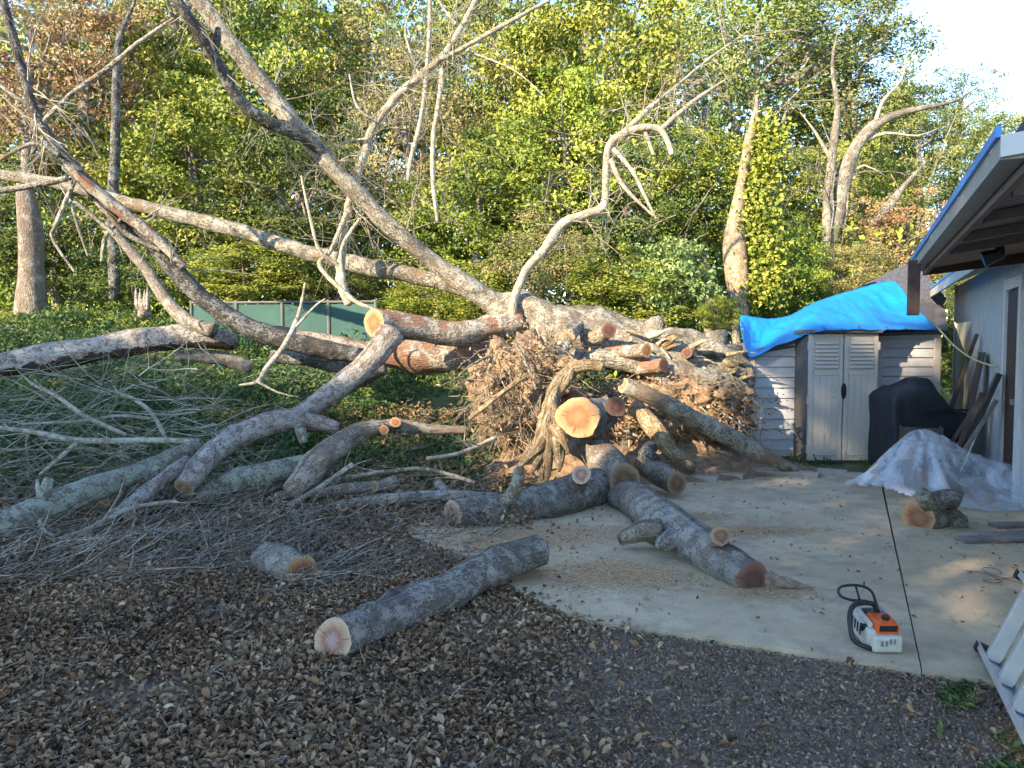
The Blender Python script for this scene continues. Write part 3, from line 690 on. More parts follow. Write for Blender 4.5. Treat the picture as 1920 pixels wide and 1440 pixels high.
# covered barbecue
bb = W(1738, 868, 9.5); bx, by = bb.x, 9.75
V = []; Q = []; nu, nv = 44, 22
for j in range(nv):
    t = j / (nv - 1); z = 1.12 * min(1, t * 1.18)
    for i in range(nu):
        a = 2 * math.pi * i / nu; ca, sa = math.cos(a), math.sin(a)
        top = sstep(.70, 1.0, t)
        hx = (.50 + .03 * t) * (1 - top * .72); hy = (.36) * (1 - top * .78)
        e = 2 / 5.0; x = hx * math.copysign(abs(ca) ** e, ca); y = hy * math.copysign(abs(sa) ** e, sa)
        f = 1 + .09 * noise.noise(Vector((ca * 2.2, sa * 2.2, z * 1.4 + 4))) + .075 * noise.noise(Vector((ca * 7, sa * 7, z * 1.5)))
        zz = (1.0 * min(t / .8, 1) + .14 * sstep(.8, 1, t)) * 1.0 - (.26 * sstep(.05, .35, x) * sstep(.45, .8, t))
        V.append(Vector((bx + x * f, by + y * f, .05 + max(zz, 0))))
for j in range(nv - 1):
    for i in range(nu): Q.append((j * nu + i, j * nu + (i + 1) % nu, (j + 1) * nu + (i + 1) % nu, (j + 1) * nu + i))
V.append(Vector((bx - .05, by, .05 + 1.15))); c_ = len(V) - 1; e_ = (nv - 1) * nu
o = link('covered_barbecue', mesh_np('covered_barbecue', np.array([tuple(v) for v in V]), Q, [(e_ + i, e_ + (i + 1) % nu, c_) for i in range(nu)], smooth=True), 'black_fabric')
tag(o, 'barbecue under a slumped black fabric cover beside the shed door', 'barbecue')
MB().tube([(bx - .12, by - .385, .80), (bx + .1, by - .40, .82), (bx + .42, by - .375, .80)], .012, 6).build('cover_seam', 'black_fabric', o)
MB().box((bx + .2, by - .385, .60), (.42, .03, .26), None, .012).build('cover_flap', 'black_fabric', o)

# polythene heap
V = []; Q = []; nx, ny = 90, 60
hc = W(1765, 930, 7.9)
def poly_h(x, y):
    g = .70 * math.exp(-((x + .02) / .42) ** 2 - ((y - .15) / .40) ** 2) + .34 * math.exp(-((x - .55) / .40) ** 2 - ((y + .15) / .35) ** 2) + .30 * math.exp(-((x + .38) / .35) ** 2 - ((y + .1) / .4) ** 2) + .16 * math.exp(-((x - 1.0) / .35) ** 2 - ((y + .45) / .4) ** 2)
    an = math.atan2(y - .15, x + .02); rr = math.hypot(x + .02, y - .15)
    f1 = abs(noise.noise(Vector((math.cos(an) * 3.2, math.sin(an) * 3.2, rr * .7)))); f2 = abs(noise.noise(Vector((math.cos(an) * 8, math.sin(an) * 8, rr * 1.6 + 3)))); f3 = abs(noise.noise(Vector((x * 5 + y * 2, y * 5 - x * 2, 1.1))))
    k = min(1, rr * 2.2) * min(1, g * 2.5 + .2)
    return g + (.09 - .42 * f1) * k * .42 + (.02 - .10 * f2) * k * .3 + (.012 - .06 * f3) * min(1, g * 2 + .35)
for j in range(ny):
    for i in range(nx):
        x = -.72 + 2.05 * i / (nx - 1); y = -.85 + 1.75 * j / (ny - 1)
        wob = .12 * noise.noise(Vector((x * 2, y * 2, 1)))
        V.append(Vector((hc.x - .06 + x * 1.12 + wob * .6, hc.y + y + wob, .046 + max(.004, poly_h(x, y) * .82))))
for j in range(ny - 1):
    for i in range(nx - 1):
        x = -.72 + 2.05 * i / (nx - 1); y = -.85 + 1.75 * j / (ny - 1)
        e2 = ((x - .28) / 1.0) ** 2 + ((y - .02) / .86) ** 2 + .35 * noise.noise(Vector((x * 1.7, y * 1.7, 9)))
        if e2 < 1: a = j * nx + i; Q.append((a, a + 1, a + nx + 1, a + nx))
o = link('plastic_sheet', mesh_np('plastic_sheet', np.array([tuple(v) for v in V]), Q, smooth=True), 'polythene')
tag(o, 'crumpled clear plastic sheet heaped over something on the slab by the house', 'plastic sheet')
mb = MB(); mb.box((hc.x, hc.y + .2, .2), (.46, .32, .30), None, .05); o = mb.build('wrapped_box', 'shed_dark'); tag(o, 'dark box half seen under the clear plastic sheet', 'box')

# flat grey boards at the right edge of the slab
for i, (px, py, l_, w_) in enumerate([(1868, 1012, .62, .13), (1906, 1003, .6, .13), (1925, 985, .62, .12)]):
    p = G(px, py, .05); a = math.atan2(U.y, U.x) + .55 + random.uniform(-.06, .06)
    ax = (Vector((math.cos(a), math.sin(a), 0)), Vector((-math.sin(a), math.cos(a), 0)), Vector((0, 0, 1)))
    o = MB().box((p.x, p.y, .04 + .018), (w_, l_, .03), (ax[0], ax[1], ax[2]), .004).build('flat_board', 'grey_wood')
    tag(o, ['weathered grey board lying flat on the slab closest to the knotted log', 'weathered grey board lying flat between its two neighbours', 'weathered grey board lying flat half under the plastic sheet'][i], 'board')
# tangle of wire
pts = []
for t in np.linspace(0, 1, 60):
    a = t * 14; c_ = W(1872, 1098, 4.95); r_ = .10 + .05 * math.sin(t * 17)
    pts.append(Vector((c_.x + .12 * math.sin(t * 5) + r_ * math.cos(a), G(1872, 1098).y + .1 * math.cos(t * 6) + r_ * math.sin(a) * .9, .048 + .012 * abs(math.sin(t * 11)))))
tag(MB().tube(pts, .0022, 5).build('wire_tangle', 'wire', smooth=True), 'thin dark wire tangled on the slab near the house', 'wire')

# ladder
lad = empty('step_ladder', (2.5, 3.6, .04), 'aluminium ladder lying on its side at the corner of the slab', 'ladder')
A, B = G(1846, 1216, .07), G(1975, 1470, .07)
dr = (B - A); ln = dr.length; X = dr.normalized(); rz = (Vector((.30, .05, .62))).normalized(); rz = (rz - X * rz.dot(X)).normalized(); Y = X.cross(rz)
def rail(o_):
    mb = MB(); c_ = A + X * ln / 2 + rz * o_
    mb.box(c_, (ln, .085, .006), (X, Y, rz)); mb.box(c_ + Y * .04 + rz * .012, (ln, .006, .03), (X, Y, rz)); mb.box(c_ - Y * .04 + rz * .012, (ln, .006, .03), (X, Y, rz)); return mb
rail(0).build('rail', 'aluminium', lad); rail(.42).build('rail', 'aluminium', lad)
for k in range(5):
    q = A + X * (.17 + .28 * k); MB().box(q + rz * .21, (.035, .065, .40), (X, Y, rz), .004).build('rung', 'aluminium', lad)
for o_ in (0, .42): MB().box(A + X * .02 + rz * o_ , (.06, .095, .045), (X, Y, rz), .008).build('foot', 'black_plastic', lad)

# chainsaw: x right, y away, z up, tail end towards the viewer
cs = empty('chainsaw', G(1662, 1226, .04), 'orange and white chainsaw resting on the concrete slab', 'chainsaw')
cb = G(1662, 1226, .04); yaw = math.radians(-1)
def c3(x, y, z): return Vector((cb.x + x * math.cos(yaw) - y * math.sin(yaw), cb.y + x * math.sin(yaw) + y * math.cos(yaw), .04 + z))
CA = (c3(1, 0, 0) - c3(0, 0, 0), c3(0, 1, 0) - c3(0, 0, 0), Vector((0, 0, 1)))
til = math.radians(10); TA = (CA[0], (CA[1] * math.cos(til) + CA[2] * math.sin(til)), (CA[2] * math.cos(til) - CA[1] * math.sin(til)))
MB().box(c3(0.005, .05, .055), (.165, .12, .095), CA, .018).build('fuel_tank', 'white_plastic', cs)
MB().box(c3(-.055, .17, .085), (.075, .27, .12), TA, .022).build('body', 'white_plastic', cs)
MB().box(c3(0.03, .18, .06), (.13, .22, .10), CA, .015).build('crankcase', 'grey_metal', cs)
cov = MB().box(c3(.018, .10, .128), (.135, .155, .085), TA, .022).build('air_filter_cover', 'orange_plastic', cs)
q = c3(.03, .085, .172); MB().tube([q, q + TA[2] * .016], .021, 14).build('cover_knob', 'black_plastic', cov)
MB().tube([c3(.0, .20, .12), c3(.0, .215, .185)], [.05, .046], 14).build('cylinder_cover', 'black_plastic', cs)
MB().box(c3(.055, .23, .15), (.05, .08, .07), TA, .01).build('muffler', 'grey_metal', cs)
hb = [c3(-.075, .02, .02), c3(-.115, .035, .03), c3(-.158, .06, .055), c3(-.168, .085, .12), c3(-.162, .11, .185), c3(-.13, .14, .225), c3(-.07, .16, .235), c3(.0, .17, .225), c3(.03, .175, .17)]
hb = [p for p, _ in spline([(p, 0) for p in hb], .015)]
MB().tube(hb, .0145, 10).build('front_handle', 'black_plastic', cs, smooth=True)
gd = [c3(-.09, .235, .225), c3(-.15, .25, .24), c3(-.168, .262, .27), c3(-.15, .27, .295), c3(-.08, .275, .305), c3(-.01, .275, .295), c3(.035, .27, .265), c3(.055, .255, .20), c3(.075, .235, .12)]
gd = [p for p, _ in spline([(p, 0) for p in gd], .015)]
g_ = MB().tube(gd, .0085, 8); g_.tube([c3(-.09, .235, .225), c3(-.02, .22, .225), c3(.04, .235, .20)], .010, 8); g_.tube([c3(-.06, .275, .304), c3(-.055, .225, .225)], .007, 8)
g_.build('hand_guard', 'black_plastic', cs, smooth=True)
MB().box(c3(-.065, .13, .155), (.024, .16, .03), TA, .008).build('rear_handle', 'white_plastic', cs)
MB().box(c3(-.095, .105, .115), (.012, .03, .04), TA, .004).build('trigger', 'black_plastic', cs)
MB().box(c3(.045, .36, .075), (.006, .16, .06), CA, .002).build('guide_bar', 'grey_metal', cs)
for k in range(5): MB().box(c3(-.105, .10 + .035 * k, .10 + .006 * k), (.004, .012, .06), TA).build('vent_slat', 'black_plastic', cs)
for k in (-.045, .045): q = c3(.018 + k, .155, .168); MB().tube([q, q + TA[2] * .012], .007, 8).build('screw', 'grey_metal', cov)
MB().box(c3(.018, .022, .135), (.10, .006, .035), TA, .002).build('cover_label', 'black_plastic', cov)
MB().tube([c3(-.08, .09, .12), c3(-.095, .09, .12)], .02, 12).build('fuel_cap', 'black_plastic', cs)
MB().tube([c3(.085, .05, .06), c3(.094, .05, .06)], .018, 12).build('oil_cap', 'black_plastic', cs)
mb = MB(); 
for k, w_ in ((-.03, .016), (-.005, .01), (.018, .012), (.04, .01)): mb.box(c3(k, -.0125, .062 + .012 * (k > 0)), (w_, .003, .03), CA)
mb.build('lettering_mark', 'grey_metal', cs)
MB().tube([c3(-.01, .275, .29), c3(-.008, .28, .325)], .005, 6).build('guard_pin', 'brown_wood', cs)

cs.scale = (.9, .9, .9)
# ---------------------------------------------------------------- logs on the slab and leaf litter
o = log('log', thin([(622, 1200, 44, 3.78), (665, 1188, 45, 3.93), (730, 1160, 45, 4.16), (800, 1126, 42, 4.4), (845, 1108, 40, 4.56), (890, 1080, 38, 4.73), (940, 1056, 36, 4.92), (985, 1040, 34, 5.1), (1012, 1032, 33, 5.2)], 0.92), 'bark_dark', 'thick sawn log with dark mottled bark lying foremost across the litter and slab', 'log', cut0='cut_fresh', cut1='cut_brown', sides=24, step=.035, lump=.10, face=.25)
stub([(718, 1200, 12, 4.05), (708, 1212, 9, 3.93), (700, 1218, 3, 3.9)], 'bark_dark', None, o)
o = log('log', [(498, 1048, 30), (520, 1056, 33), (545, 1064, 35), (568, 1073, 34)], 'bark_grey', 'short stout log end with orange sawn face sticking out of the leaf litter', 'log', cut1='cut_orange', sides=20, step=.03)
stub([(556, 1094, 15, 5.05), (566, 1125, 14, 4.9), (576, 1165, 12, 4.75)], 'bark_grey', None, o)
o = log('log', [(848, 966, 30), (880, 962, 31), (930, 958, 32), (985, 950, 33), (1040, 938, 36), (1085, 925, 38), (1118, 912, 36)], 'bark_dark', 'grey log with a pink sawn face and two stubs at the slab edge', 'log', cut0='cut_fresh', cut1='cut_brown', sides=22, step=.04)
stub([(945, 945, 14, 6.65), (962, 925, 13, 6.55), (972, 900, 12, 6.5), (974, 880, 11, 6.45)], 'bark_peel', None, o)
stub([(1082, 915, 18, 7.1), (1087, 898, 18, 6.95), (1089, 890, 18, 6.85)], 'bark_dark', 'cut_fresh', o)
o = log('log', [(1166, 925, 28), (1205, 948, 36), (1245, 980, 40), (1290, 1012, 41), (1340, 1045, 40), (1385, 1072, 37), (1412, 1088, 35)], 'bark_grey', 'long lichen spotted log lying across the slab with a reddish brown sawn face', 'log', cut1='cut_red', sides=24, step=.045, lump=.08)
stub([(1340, 1020, 21, 5.35), (1347, 1010, 20, 5.15), (1353, 1004, 19, 5.02)], 'bark_grey', 'cut_brown', o)
stub([(1235, 1000, 26, 5.7), (1210, 995, 22, 5.72), (1185, 1003, 17, 5.75), (1162, 1013, 11, 5.75)], 'bark_brown', 'cut_red', o)
stub([(1262, 1010, 20, 5.55), (1240, 1020, 12, 5.45), (1235, 1026, 5, 5.4)], 'bark_grey', None, o)
for k in range(9):
    t = random.uniform(-1, 1); p0 = W(1436 + random.uniform(-6, 8), 1090 + t * 16, 4.86); p1 = W(1480 + random.uniform(-12, 45), 1118 + t * 7, 4.78); p1.z = max(p1.z, .055)
    sp_ = MB().tube([p0, p0.lerp(p1, .5) + Vector((0, 0, .008)), p1], [.026, .018, .004], 6).build('splinter', 'splinter', o)
o = log('log', [(1085, 825, 26, 8.35), (1115, 845, 30, 8.1), (1145, 872, 32, 7.75), (1172, 899, 31, 7.4)], 'bark_brown', 'grey brown log resting nose down on the long slab log with a cracked sawn face', 'log', cut1='cut_brown', sides=20, step=.04)
o = log('log', [(1205, 872, 20, 8.2), (1235, 888, 22, 7.95), (1270, 906, 22, 7.65)], 'bark_brown', 'stubby log poking out behind the long slab log with a split brown end', 'log', cut1='cut_brown', sides=16)
stub([(1225, 868, 18, 8.1), (1212, 850, 16, 8.15), (1225, 836, 12, 8.2)], 'bark_black', None, o)
o = log('log', [(1083, 783, 45, 7.75), (1100, 780, 42, 7.95), (1125, 775, 33, 8.15), (1148, 768, 24, 8.2)], 'bark_dark', 'short thick log with a bright orange sawn face propped against the root plate', 'log', cut0='cut_bright', cut1='cut_brown', sides=28, step=.03, lump=.26, squash=.84, face=.5)
stub([(1130, 772, 20, 8.1), (1147, 765, 20, 7.95), (1155, 762, 19, 7.85)], 'bark_dark', 'cut_red', o)
# knotted log by the plastic sheet
o = log('log', [(1724, 972, 30), (1745, 968, 30), (1768, 967, 27), (1790, 976, 22), (1806, 984, 17)], 'bark_pale', 'knotted forked log with an orange hollow face lying in front of the plastic sheet', 'log', cut0='cut_orange', sides=20, step=.03, lump=.2)
stub([(1740, 955, 22, 6.5), (1758, 938, 20, 6.5), (1782, 934, 19, 6.5), (1797, 940, 17, 6.5)], 'bark_dark', 'cut_brown', o)
stub([(1745, 945, 18, 6.45), (1733, 930, 16, 6.42), (1728, 922, 10, 6.4)], 'bark_pale', None, o)

# long pole down to the shed corner
o = log('fallen_branch', [(1168, 722, 14, 8.6), (1215, 742, 16, 8.65), (1270, 768, 16, 8.7), (1330, 800, 17, 8.8), (1390, 832, 17, 8.9), (1440, 858, 14, 9.0), (1492, 882, 8, 9.1)], 'bark_dry', 'long pale pole slanting from the root plate down towards the shed', 'branch', cut0='cut_pale', sides=14)
# splintered root post in the middle
o = log('root_post', [(1080, 682, 11, 8.5), (1056, 712, 13, 8.35), (1036, 752, 15, 8.2), (1024, 800, 19, 8.0), (1012, 845, 22, 7.9)], 'bare_wood', 'yellow barkless root standing split beside the bright orange sawn face', 'root', sides=20, lump=.35, rough=.3, step=.03)
for (a_, b_) in (((1015, 830), (1000, 885)), ((1030, 820), (1025, 890)), ((1045, 815), (1052, 868)), ((1050, 835), (1040, 895)), ((1000, 840), (975, 880)), ((1035, 840), (1012, 900)), ((1020, 820), (985, 860)), ((1040, 800), (1062, 840)), ((1025, 845), (1030, 905))):
    stub([(a_[0], a_[1], 11, 7.9), ((a_[0] + b_[0]) / 2 + random.uniform(-9, 9), (a_[1] + b_[1]) / 2, 9, 7.78 + random.uniform(-.06, .06)), (b_[0] + random.uniform(-8, 8), b_[1] + random.uniform(-14, 12), 3, 7.72)], 'bare_wood', None, o, 'root_split', 10)
stub([(1070, 690, 13, 8.45), (1100, 685, 12, 8.4), (1130, 690, 9, 8.4)], 'bare_wood', 'cut_pale', o)

# logs at the left
o = log('log', thin([(344, 914, 27, 6.9), (370, 880, 29, 7.05), (400, 850, 30, 7.25), (440, 822, 29, 7.45), (490, 798, 28, 7.65), (540, 787, 27, 7.85), (585, 792, 23, 8.0), (630, 805, 17, 8.1)], 0.76), 'bark_lichen', 'arched log thick with white lichen and a round pale sawn face', 'log', cut0='cut_pale', sides=22, step=.04)
stub([(560, 800, 12, 7.85), (566, 815, 9, 7.8), (568, 830, 6, 7.75)], 'bark_mint', None, o)
o = log('log', thin([(872, 806, 10, 8.1), (820, 806, 12, 8.05), (770, 800, 15, 8.0), (720, 800, 18, 7.9), (670, 812, 24, 7.75), (625, 840, 29, 7.5), (590, 872, 32, 7.25), (565, 905, 33, 7.1), (545, 925, 26, 7.05)], 0.78), 'bark_brown', 'smooth brown bent log arching down to the litter with two small orange cuts', 'log', sides=22, step=.04)
stub([(742, 798, 10, 7.9), (741, 791, 10, 7.78)], 'bark_brown', 'cut_orange', o); stub([(722, 806, 9, 7.85), (720, 806, 9, 7.7)], 'bark_brown', 'cut_orange', o)
o = log('log', thin([(375, 935, 20, 7.15), (430, 905, 27, 7.25), (480, 895, 29, 7.3), (530, 882, 26, 7.4), (575, 868, 20, 7.5)], 0.85), 'bark_mint', 'mint green lichen log lying low between the arched and the bent log', 'log', sides=18)
o = log('log', [(196, 938, 15, 6.9), (235, 912, 18, 7.05), (280, 888, 20, 7.2), (330, 858, 20, 7.45), (372, 838, 17, 7.6)], 'bark_mint', 'mossy thin log with a pale cut end lying under the arched lichen log', 'log', cut0='cut_pale', sides=16)
o = log('log', [(-60, 1010, 30, 6.0), (0, 985, 29, 6.15), (60, 962, 28, 6.3), (120, 938, 27, 6.5), (180, 915, 24, 6.75), (240, 892, 20, 7.0), (310, 865, 16, 7.4)], 'bark_mint', 'long mossy log entering from the left edge above the leaf litter', 'log', sides=20)
stub([(80, 940, 14, 6.35), (86, 918, 12, 6.35), (92, 900, 10, 6.4)], 'bark_mint', None, o)
o = log('log', thin([(150, 1005, 8, 6.4), (190, 985, 13, 6.5), (235, 955, 17, 6.65), (280, 920, 18, 6.9), (320, 888, 17, 7.1), (352, 865, 14, 7.3)], 0.85), 'bark_lichen', 'slim lichen grey branch running beneath the round pale sawn face', 'branch', sides=16)
stub([(235, 958, 12, 6.6), (240, 963, 11, 6.5)], 'bark_lichen', 'cut_pale', o)
log('log', [(276, 1000, 9), (320, 996, 9), (360, 1000, 8), (400, 998, 6)], 'bark_grey', 'small grey stick with a pale cut end on the litter below the round sawn face', 'branch', cut0='cut_pale', sides=12)
log('log', [(240, 1062, 12), (270, 1050, 12), (305, 1036, 9)], 'bark_brown', 'short brown chunk of branch half buried in leaves at the left', 'branch', cut0='cut_brown', sides=12)
log('log', thin([(560, 965, 8, 6.9), (640, 948, 11, 6.95), (720, 936, 13, 7.05), (800, 930, 13, 7.1), (870, 930, 13, 7.1), (940, 934, 11, 7.0)], 0.8), 'bark_grey', 'long thin grey branch running to the stub of the grey log at the slab edge', 'branch', sides=14)
log('log', [(520, 930, 8, 7.1), (600, 925, 10, 7.15), (660, 915, 10, 7.2), (745, 905, 7, 7.4)], 'bark_brown', 'brown branch lying just behind the long thin grey branch', 'branch', sides=12)
log('log', [(702, 912, 11, 7.2), (720, 909, 12, 7.25), (742, 903, 11, 7.3)], 'bark_grey', 'stubby grey branch piece resting on the brown branch in the brush', 'branch', cut0='cut_pale', sides=12)
log('log', [(820, 905, 9, 7.3), (835, 920, 9, 7.15)], 'bark_lichen', 'pale broken peg standing up behind the long thin grey branch', 'branch', sides=10)
log('log', thin([(735, 622, 30, 9.1), (712, 655, 28, 9.0), (680, 690, 27, 8.9), (640, 722, 27, 8.75), (595, 755, 26, 8.6), (555, 785, 24, 8.5)], 0.8), 'bark_lichen', 'leaning grey lichen log propped up to the reddish sawn stub', 'log', sides=20)
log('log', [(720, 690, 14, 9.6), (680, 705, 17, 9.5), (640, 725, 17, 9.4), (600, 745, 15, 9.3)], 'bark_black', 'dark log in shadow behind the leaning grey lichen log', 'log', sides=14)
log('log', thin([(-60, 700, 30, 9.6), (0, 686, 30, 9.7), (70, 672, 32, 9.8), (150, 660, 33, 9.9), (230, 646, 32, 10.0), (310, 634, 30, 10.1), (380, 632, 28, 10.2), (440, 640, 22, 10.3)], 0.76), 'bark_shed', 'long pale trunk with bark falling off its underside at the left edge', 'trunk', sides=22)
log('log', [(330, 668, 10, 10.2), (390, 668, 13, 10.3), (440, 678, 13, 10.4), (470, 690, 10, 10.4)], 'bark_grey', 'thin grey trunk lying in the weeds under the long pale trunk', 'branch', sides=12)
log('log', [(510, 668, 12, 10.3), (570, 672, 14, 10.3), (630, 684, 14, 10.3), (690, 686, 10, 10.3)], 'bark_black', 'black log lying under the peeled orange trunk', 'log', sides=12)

# ---------------------------------------------------------------- the uprooted tree
tree = empty('uprooted_tree', W(1180, 760, 10.2), 'big uprooted tree with pale limbs fanning out from its root plate', 'fallen tree')
def limb(rows, mat, name='limb', **kw): return log(name, rows, mat, parent=tree, **kw)
T = limb([(930, 582, 22, 10.6), (985, 585, 34, 10.5), (1040, 612, 42, 10.4), (1110, 632, 44, 10.3), (1190, 650, 42, 10.3), (1265, 664, 40, 10.4), (1330, 680, 34, 10.5), (1385, 700, 20, 10.6)], 'bark_pale', 'trunk', sides=32, lump=.34, rough=.22, step=.05)
for rows in ([(1300, 655, 24, 10.3), (1350, 660, 18, 10.3), (1400, 690, 12, 10.3), (1404, 730, 7, 10.2)], [(1290, 680, 22, 10.2), (1340, 700, 18, 10.1), (1385, 735, 12, 10.1), (1400, 775, 7, 10.0)], [(1230, 640, 22, 10.3), (1270, 630, 18, 10.3), (1330, 645, 13, 10.4), (1390, 655, 7, 10.4)], [(1180, 640, 16, 10.1), (1260, 672, 14, 10.05), (1340, 690, 12, 10.0), (1398, 700, 8, 10.0)]):
    limb(rows, 'bark_pale', name='root', sides=14, lump=.3, rough=.25)
for rows in ([(1215, 640, 26, 10.3), (1228, 612, 20, 10.3), (1240, 598, 8, 10.3)], [(1330, 650, 26, 10.4), (1350, 630, 16, 10.4), (1362, 622, 6, 10.4)], [(1000, 590, 24, 10.5), (985, 565, 18, 10.6), (978, 550, 10, 10.7)]):
    stub(rows, 'bark_pale', None, T, 'burl', 14)
limb([(1050, 668, 14, 9.9), (1130, 672, 17, 9.8), (1200, 682, 20, 9.8), (1270, 702, 22, 9.8), (1340, 716, 22, 9.9), (1395, 735, 16, 10.0)], 'bark_dry', sides=16)
limb([(1240, 700, 14, 9.75), (1245, 725, 15, 9.7), (1232, 755, 14, 9.6)], 'bark_dry', sides=12)
limb([(1100, 640, 14, 9.9), (1125, 628, 15, 9.75), (1142, 620, 15, 9.6)], 'bark_dry', cut1='cut_red', sides=14)
limb([(1140, 662, 14, 9.9), (1175, 660, 14, 9.7), (1212, 657, 13, 9.5)], 'bark_peel', cut1='cut_bright', sides=14)
limb([(1195, 690, 13, 9.8), (1225, 686, 13, 9.6), (1245, 684, 13, 9.5)], 'bark_peel', cut1='cut_red', sides=14)
limb([(1290, 665, 10, 9.9), (1288, 662, 10, 9.7)], 'bark_black', cut1='cut_red', sides=10)
limb([(1085, 610, 12, 9.9), (1070, 622, 16, 9.7), (1062, 635, 16, 9.5)], 'bark_pale', cut1='cut_pale', sides=14)
limb([(1062, 640, 14, 9.55), (1048, 665, 13, 9.4), (1010, 690, 10, 9.2), (985, 715, 7, 9.1)], 'bark_dry', sides=12)
sr = random.Random(5)
for k in range(22):
    px, py = sr.uniform(1165, 1395), 0; py = 618 + (px - 1165) * .30 + sr.uniform(-14, 44); L_ = sr.uniform(14, 42); r_ = sr.uniform(4, 9); an = sr.uniform(-.5, .9)
    limb([(px, py, r_, 10.0), (px + L_ * .5 * math.cos(an), py + L_ * .5 * math.sin(an) - 4, r_ * .7, 9.92), (px + L_ * math.cos(an), py + L_ * math.sin(an) - 10 * sr.random(), 1, 9.85)], sr.choice(['straw', 'bare_wood', 'branch_pale']), name='splinter', sides=6, lump=.3, rough=.3)
# stub with the reddish face pointing left
limb([(702, 604, 25, 9.3), (740, 608, 24, 9.5), (790, 617, 23, 9.7), (850, 624, 23, 9.9), (910, 618, 22, 10.1), (975, 606, 22, 10.3)], 'bark_peel', cut0='cut_bright', sides=20)
limb([(1010, 690, 22, 10.3), (940, 672, 26, 10.4), (860, 668, 30, 10.5), (790, 668, 31, 10.5), (720, 664, 24, 10.5), (640, 652, 20, 10.5), (560, 636, 18, 10.5), (490, 622, 15, 10.5)], 'bark_peel', sides=20)
LA = [(985, 600, 30, 10.5), (930, 570, 30, 10.5), (875, 535, 26, 10.4), (820, 497, 23, 10.4), (760, 450, 22, 10.3), (700, 395, 21, 10.2), (640, 332, 22, 10.1), (590, 275, 23, 10.0), (545, 225, 22, 9.9), (495, 160, 21, 9.8), (435, 85, 20, 9.7), (375, 0, 18, 9.6), (330, -70, 16, 9.5)]
LA = thin(LA, .74); limb(LA, 'bark_dry', sides=18)
LB = [(602, 285, 13, 9.98), (580, 264, 14, 9.86), (545, 244, 14, 9.7), (500, 228, 14, 9.5), (450, 190, 13, 9.3), (415, 130, 13, 9.1), (385, 80, 13, 8.9), (345, 20, 11, 8.7), (310, -30, 10, 8.6)]
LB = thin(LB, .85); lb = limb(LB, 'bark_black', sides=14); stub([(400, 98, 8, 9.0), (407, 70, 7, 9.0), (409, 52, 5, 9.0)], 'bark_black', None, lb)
LC = [(905, 558, 18, 10.5), (850, 535, 20, 10.6), (800, 522, 21, 10.7), (700, 503, 21, 10.8), (610, 482, 20, 10.9), (520, 456, 19, 11.0), (430, 428, 19, 11.1), (310, 398, 17, 11.2), (210, 372, 15, 11.3), (110, 344, 14, 11.4), (0, 328, 14, 11.5), (-90, 318, 13, 11.6)]
LC = thin(LC, .74); limb(LC, 'bark_dry', sides=18)
LD = [(680, 668, 20, 10.0), (600, 652, 22, 9.9), (520, 634, 23, 9.8), (450, 606, 23, 9.7), (390, 566, 22, 9.6), (335, 515, 21, 9.5), (285, 455, 20, 9.4), (230, 405, 19, 9.3), (170, 350, 17, 9.2), (115, 285, 14, 9.1), (70, 220, 12, 9.0), (45, 140, 11, 8.9), (22, 60, 10, 8.8), (0, -20, 9, 8.7)]
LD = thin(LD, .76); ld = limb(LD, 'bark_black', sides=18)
LD2 = [(345, 500, 10, 9.35), (285, 440, 15, 9.25), (225, 395, 16, 9.15), (165, 345, 14, 9.05), (120, 312, 9, 9.0)]
limb(thin(LD2, .7), 'bark_peel', name='lit_side_strip', sides=12)  # orange strip laid along the dark limb, its colour standing in for the sunlit left side
LE = [(960, 600, 11, 10.2), (965, 560, 10, 10.2), (985, 510, 10, 10.2), (1020, 468, 11, 10.2), (1055, 420, 11, 10.2), (1100, 402, 11, 10.2), (1132, 385, 10, 10.2), (1136, 330, 8, 10.2), (1142, 275, 9, 10.2), (1175, 245, 9, 10.2), (1215, 205, 6, 10.2), (1270, 160, 4, 10.3), (1330, 110, 2.5, 10.4), (1400, 60, 1, 10.5)]
LE = thin(LE, .78); limb(LE, 'branch_pale', sides=12)
limb([(1150, 262, 8, 10.2), (1200, 240, 7, 10.1), (1240, 245, 6, 10.0), (1260, 290, 5, 9.9)], 'branch_pale', sides=8)
for rows in ([(1240, 242, 5, 10.0), (1300, 190, 4, 10.0), (1360, 150, 1.5, 10.0)], [(1150, 280, 5, 10.1), (1185, 320, 4, 10.0), (1215, 380, 3, 9.9), (1230, 410, 2, 9.9)], [(1145, 300, 5, 10.1), (1170, 350, 4, 10.0), (1225, 405, 2, 9.9)], [(1210, 248, 4, 10.1), (1225, 290, 3, 10.0)]):
    limb(rows, 'branch_pale', sides=7)
LF = [(560, 600, 6, 10.1), (640, 480, 10, 10.2), (655, 380, 10, 10.3), (680, 300, 10, 10.3), (700, 240, 10, 10.3), (745, 180, 9, 10.3), (780, 150, 9, 10.3), (830, 105, 8, 10.3), (860, 60, 7, 10.3), (892, 0, 6, 10.3), (905, -30, 5, 10.3)]
limb([(655, 570, 9, 10.0), (640, 530, 9, 10.0)] + thin(LF[1:], .78), 'branch_pale', sides=12)
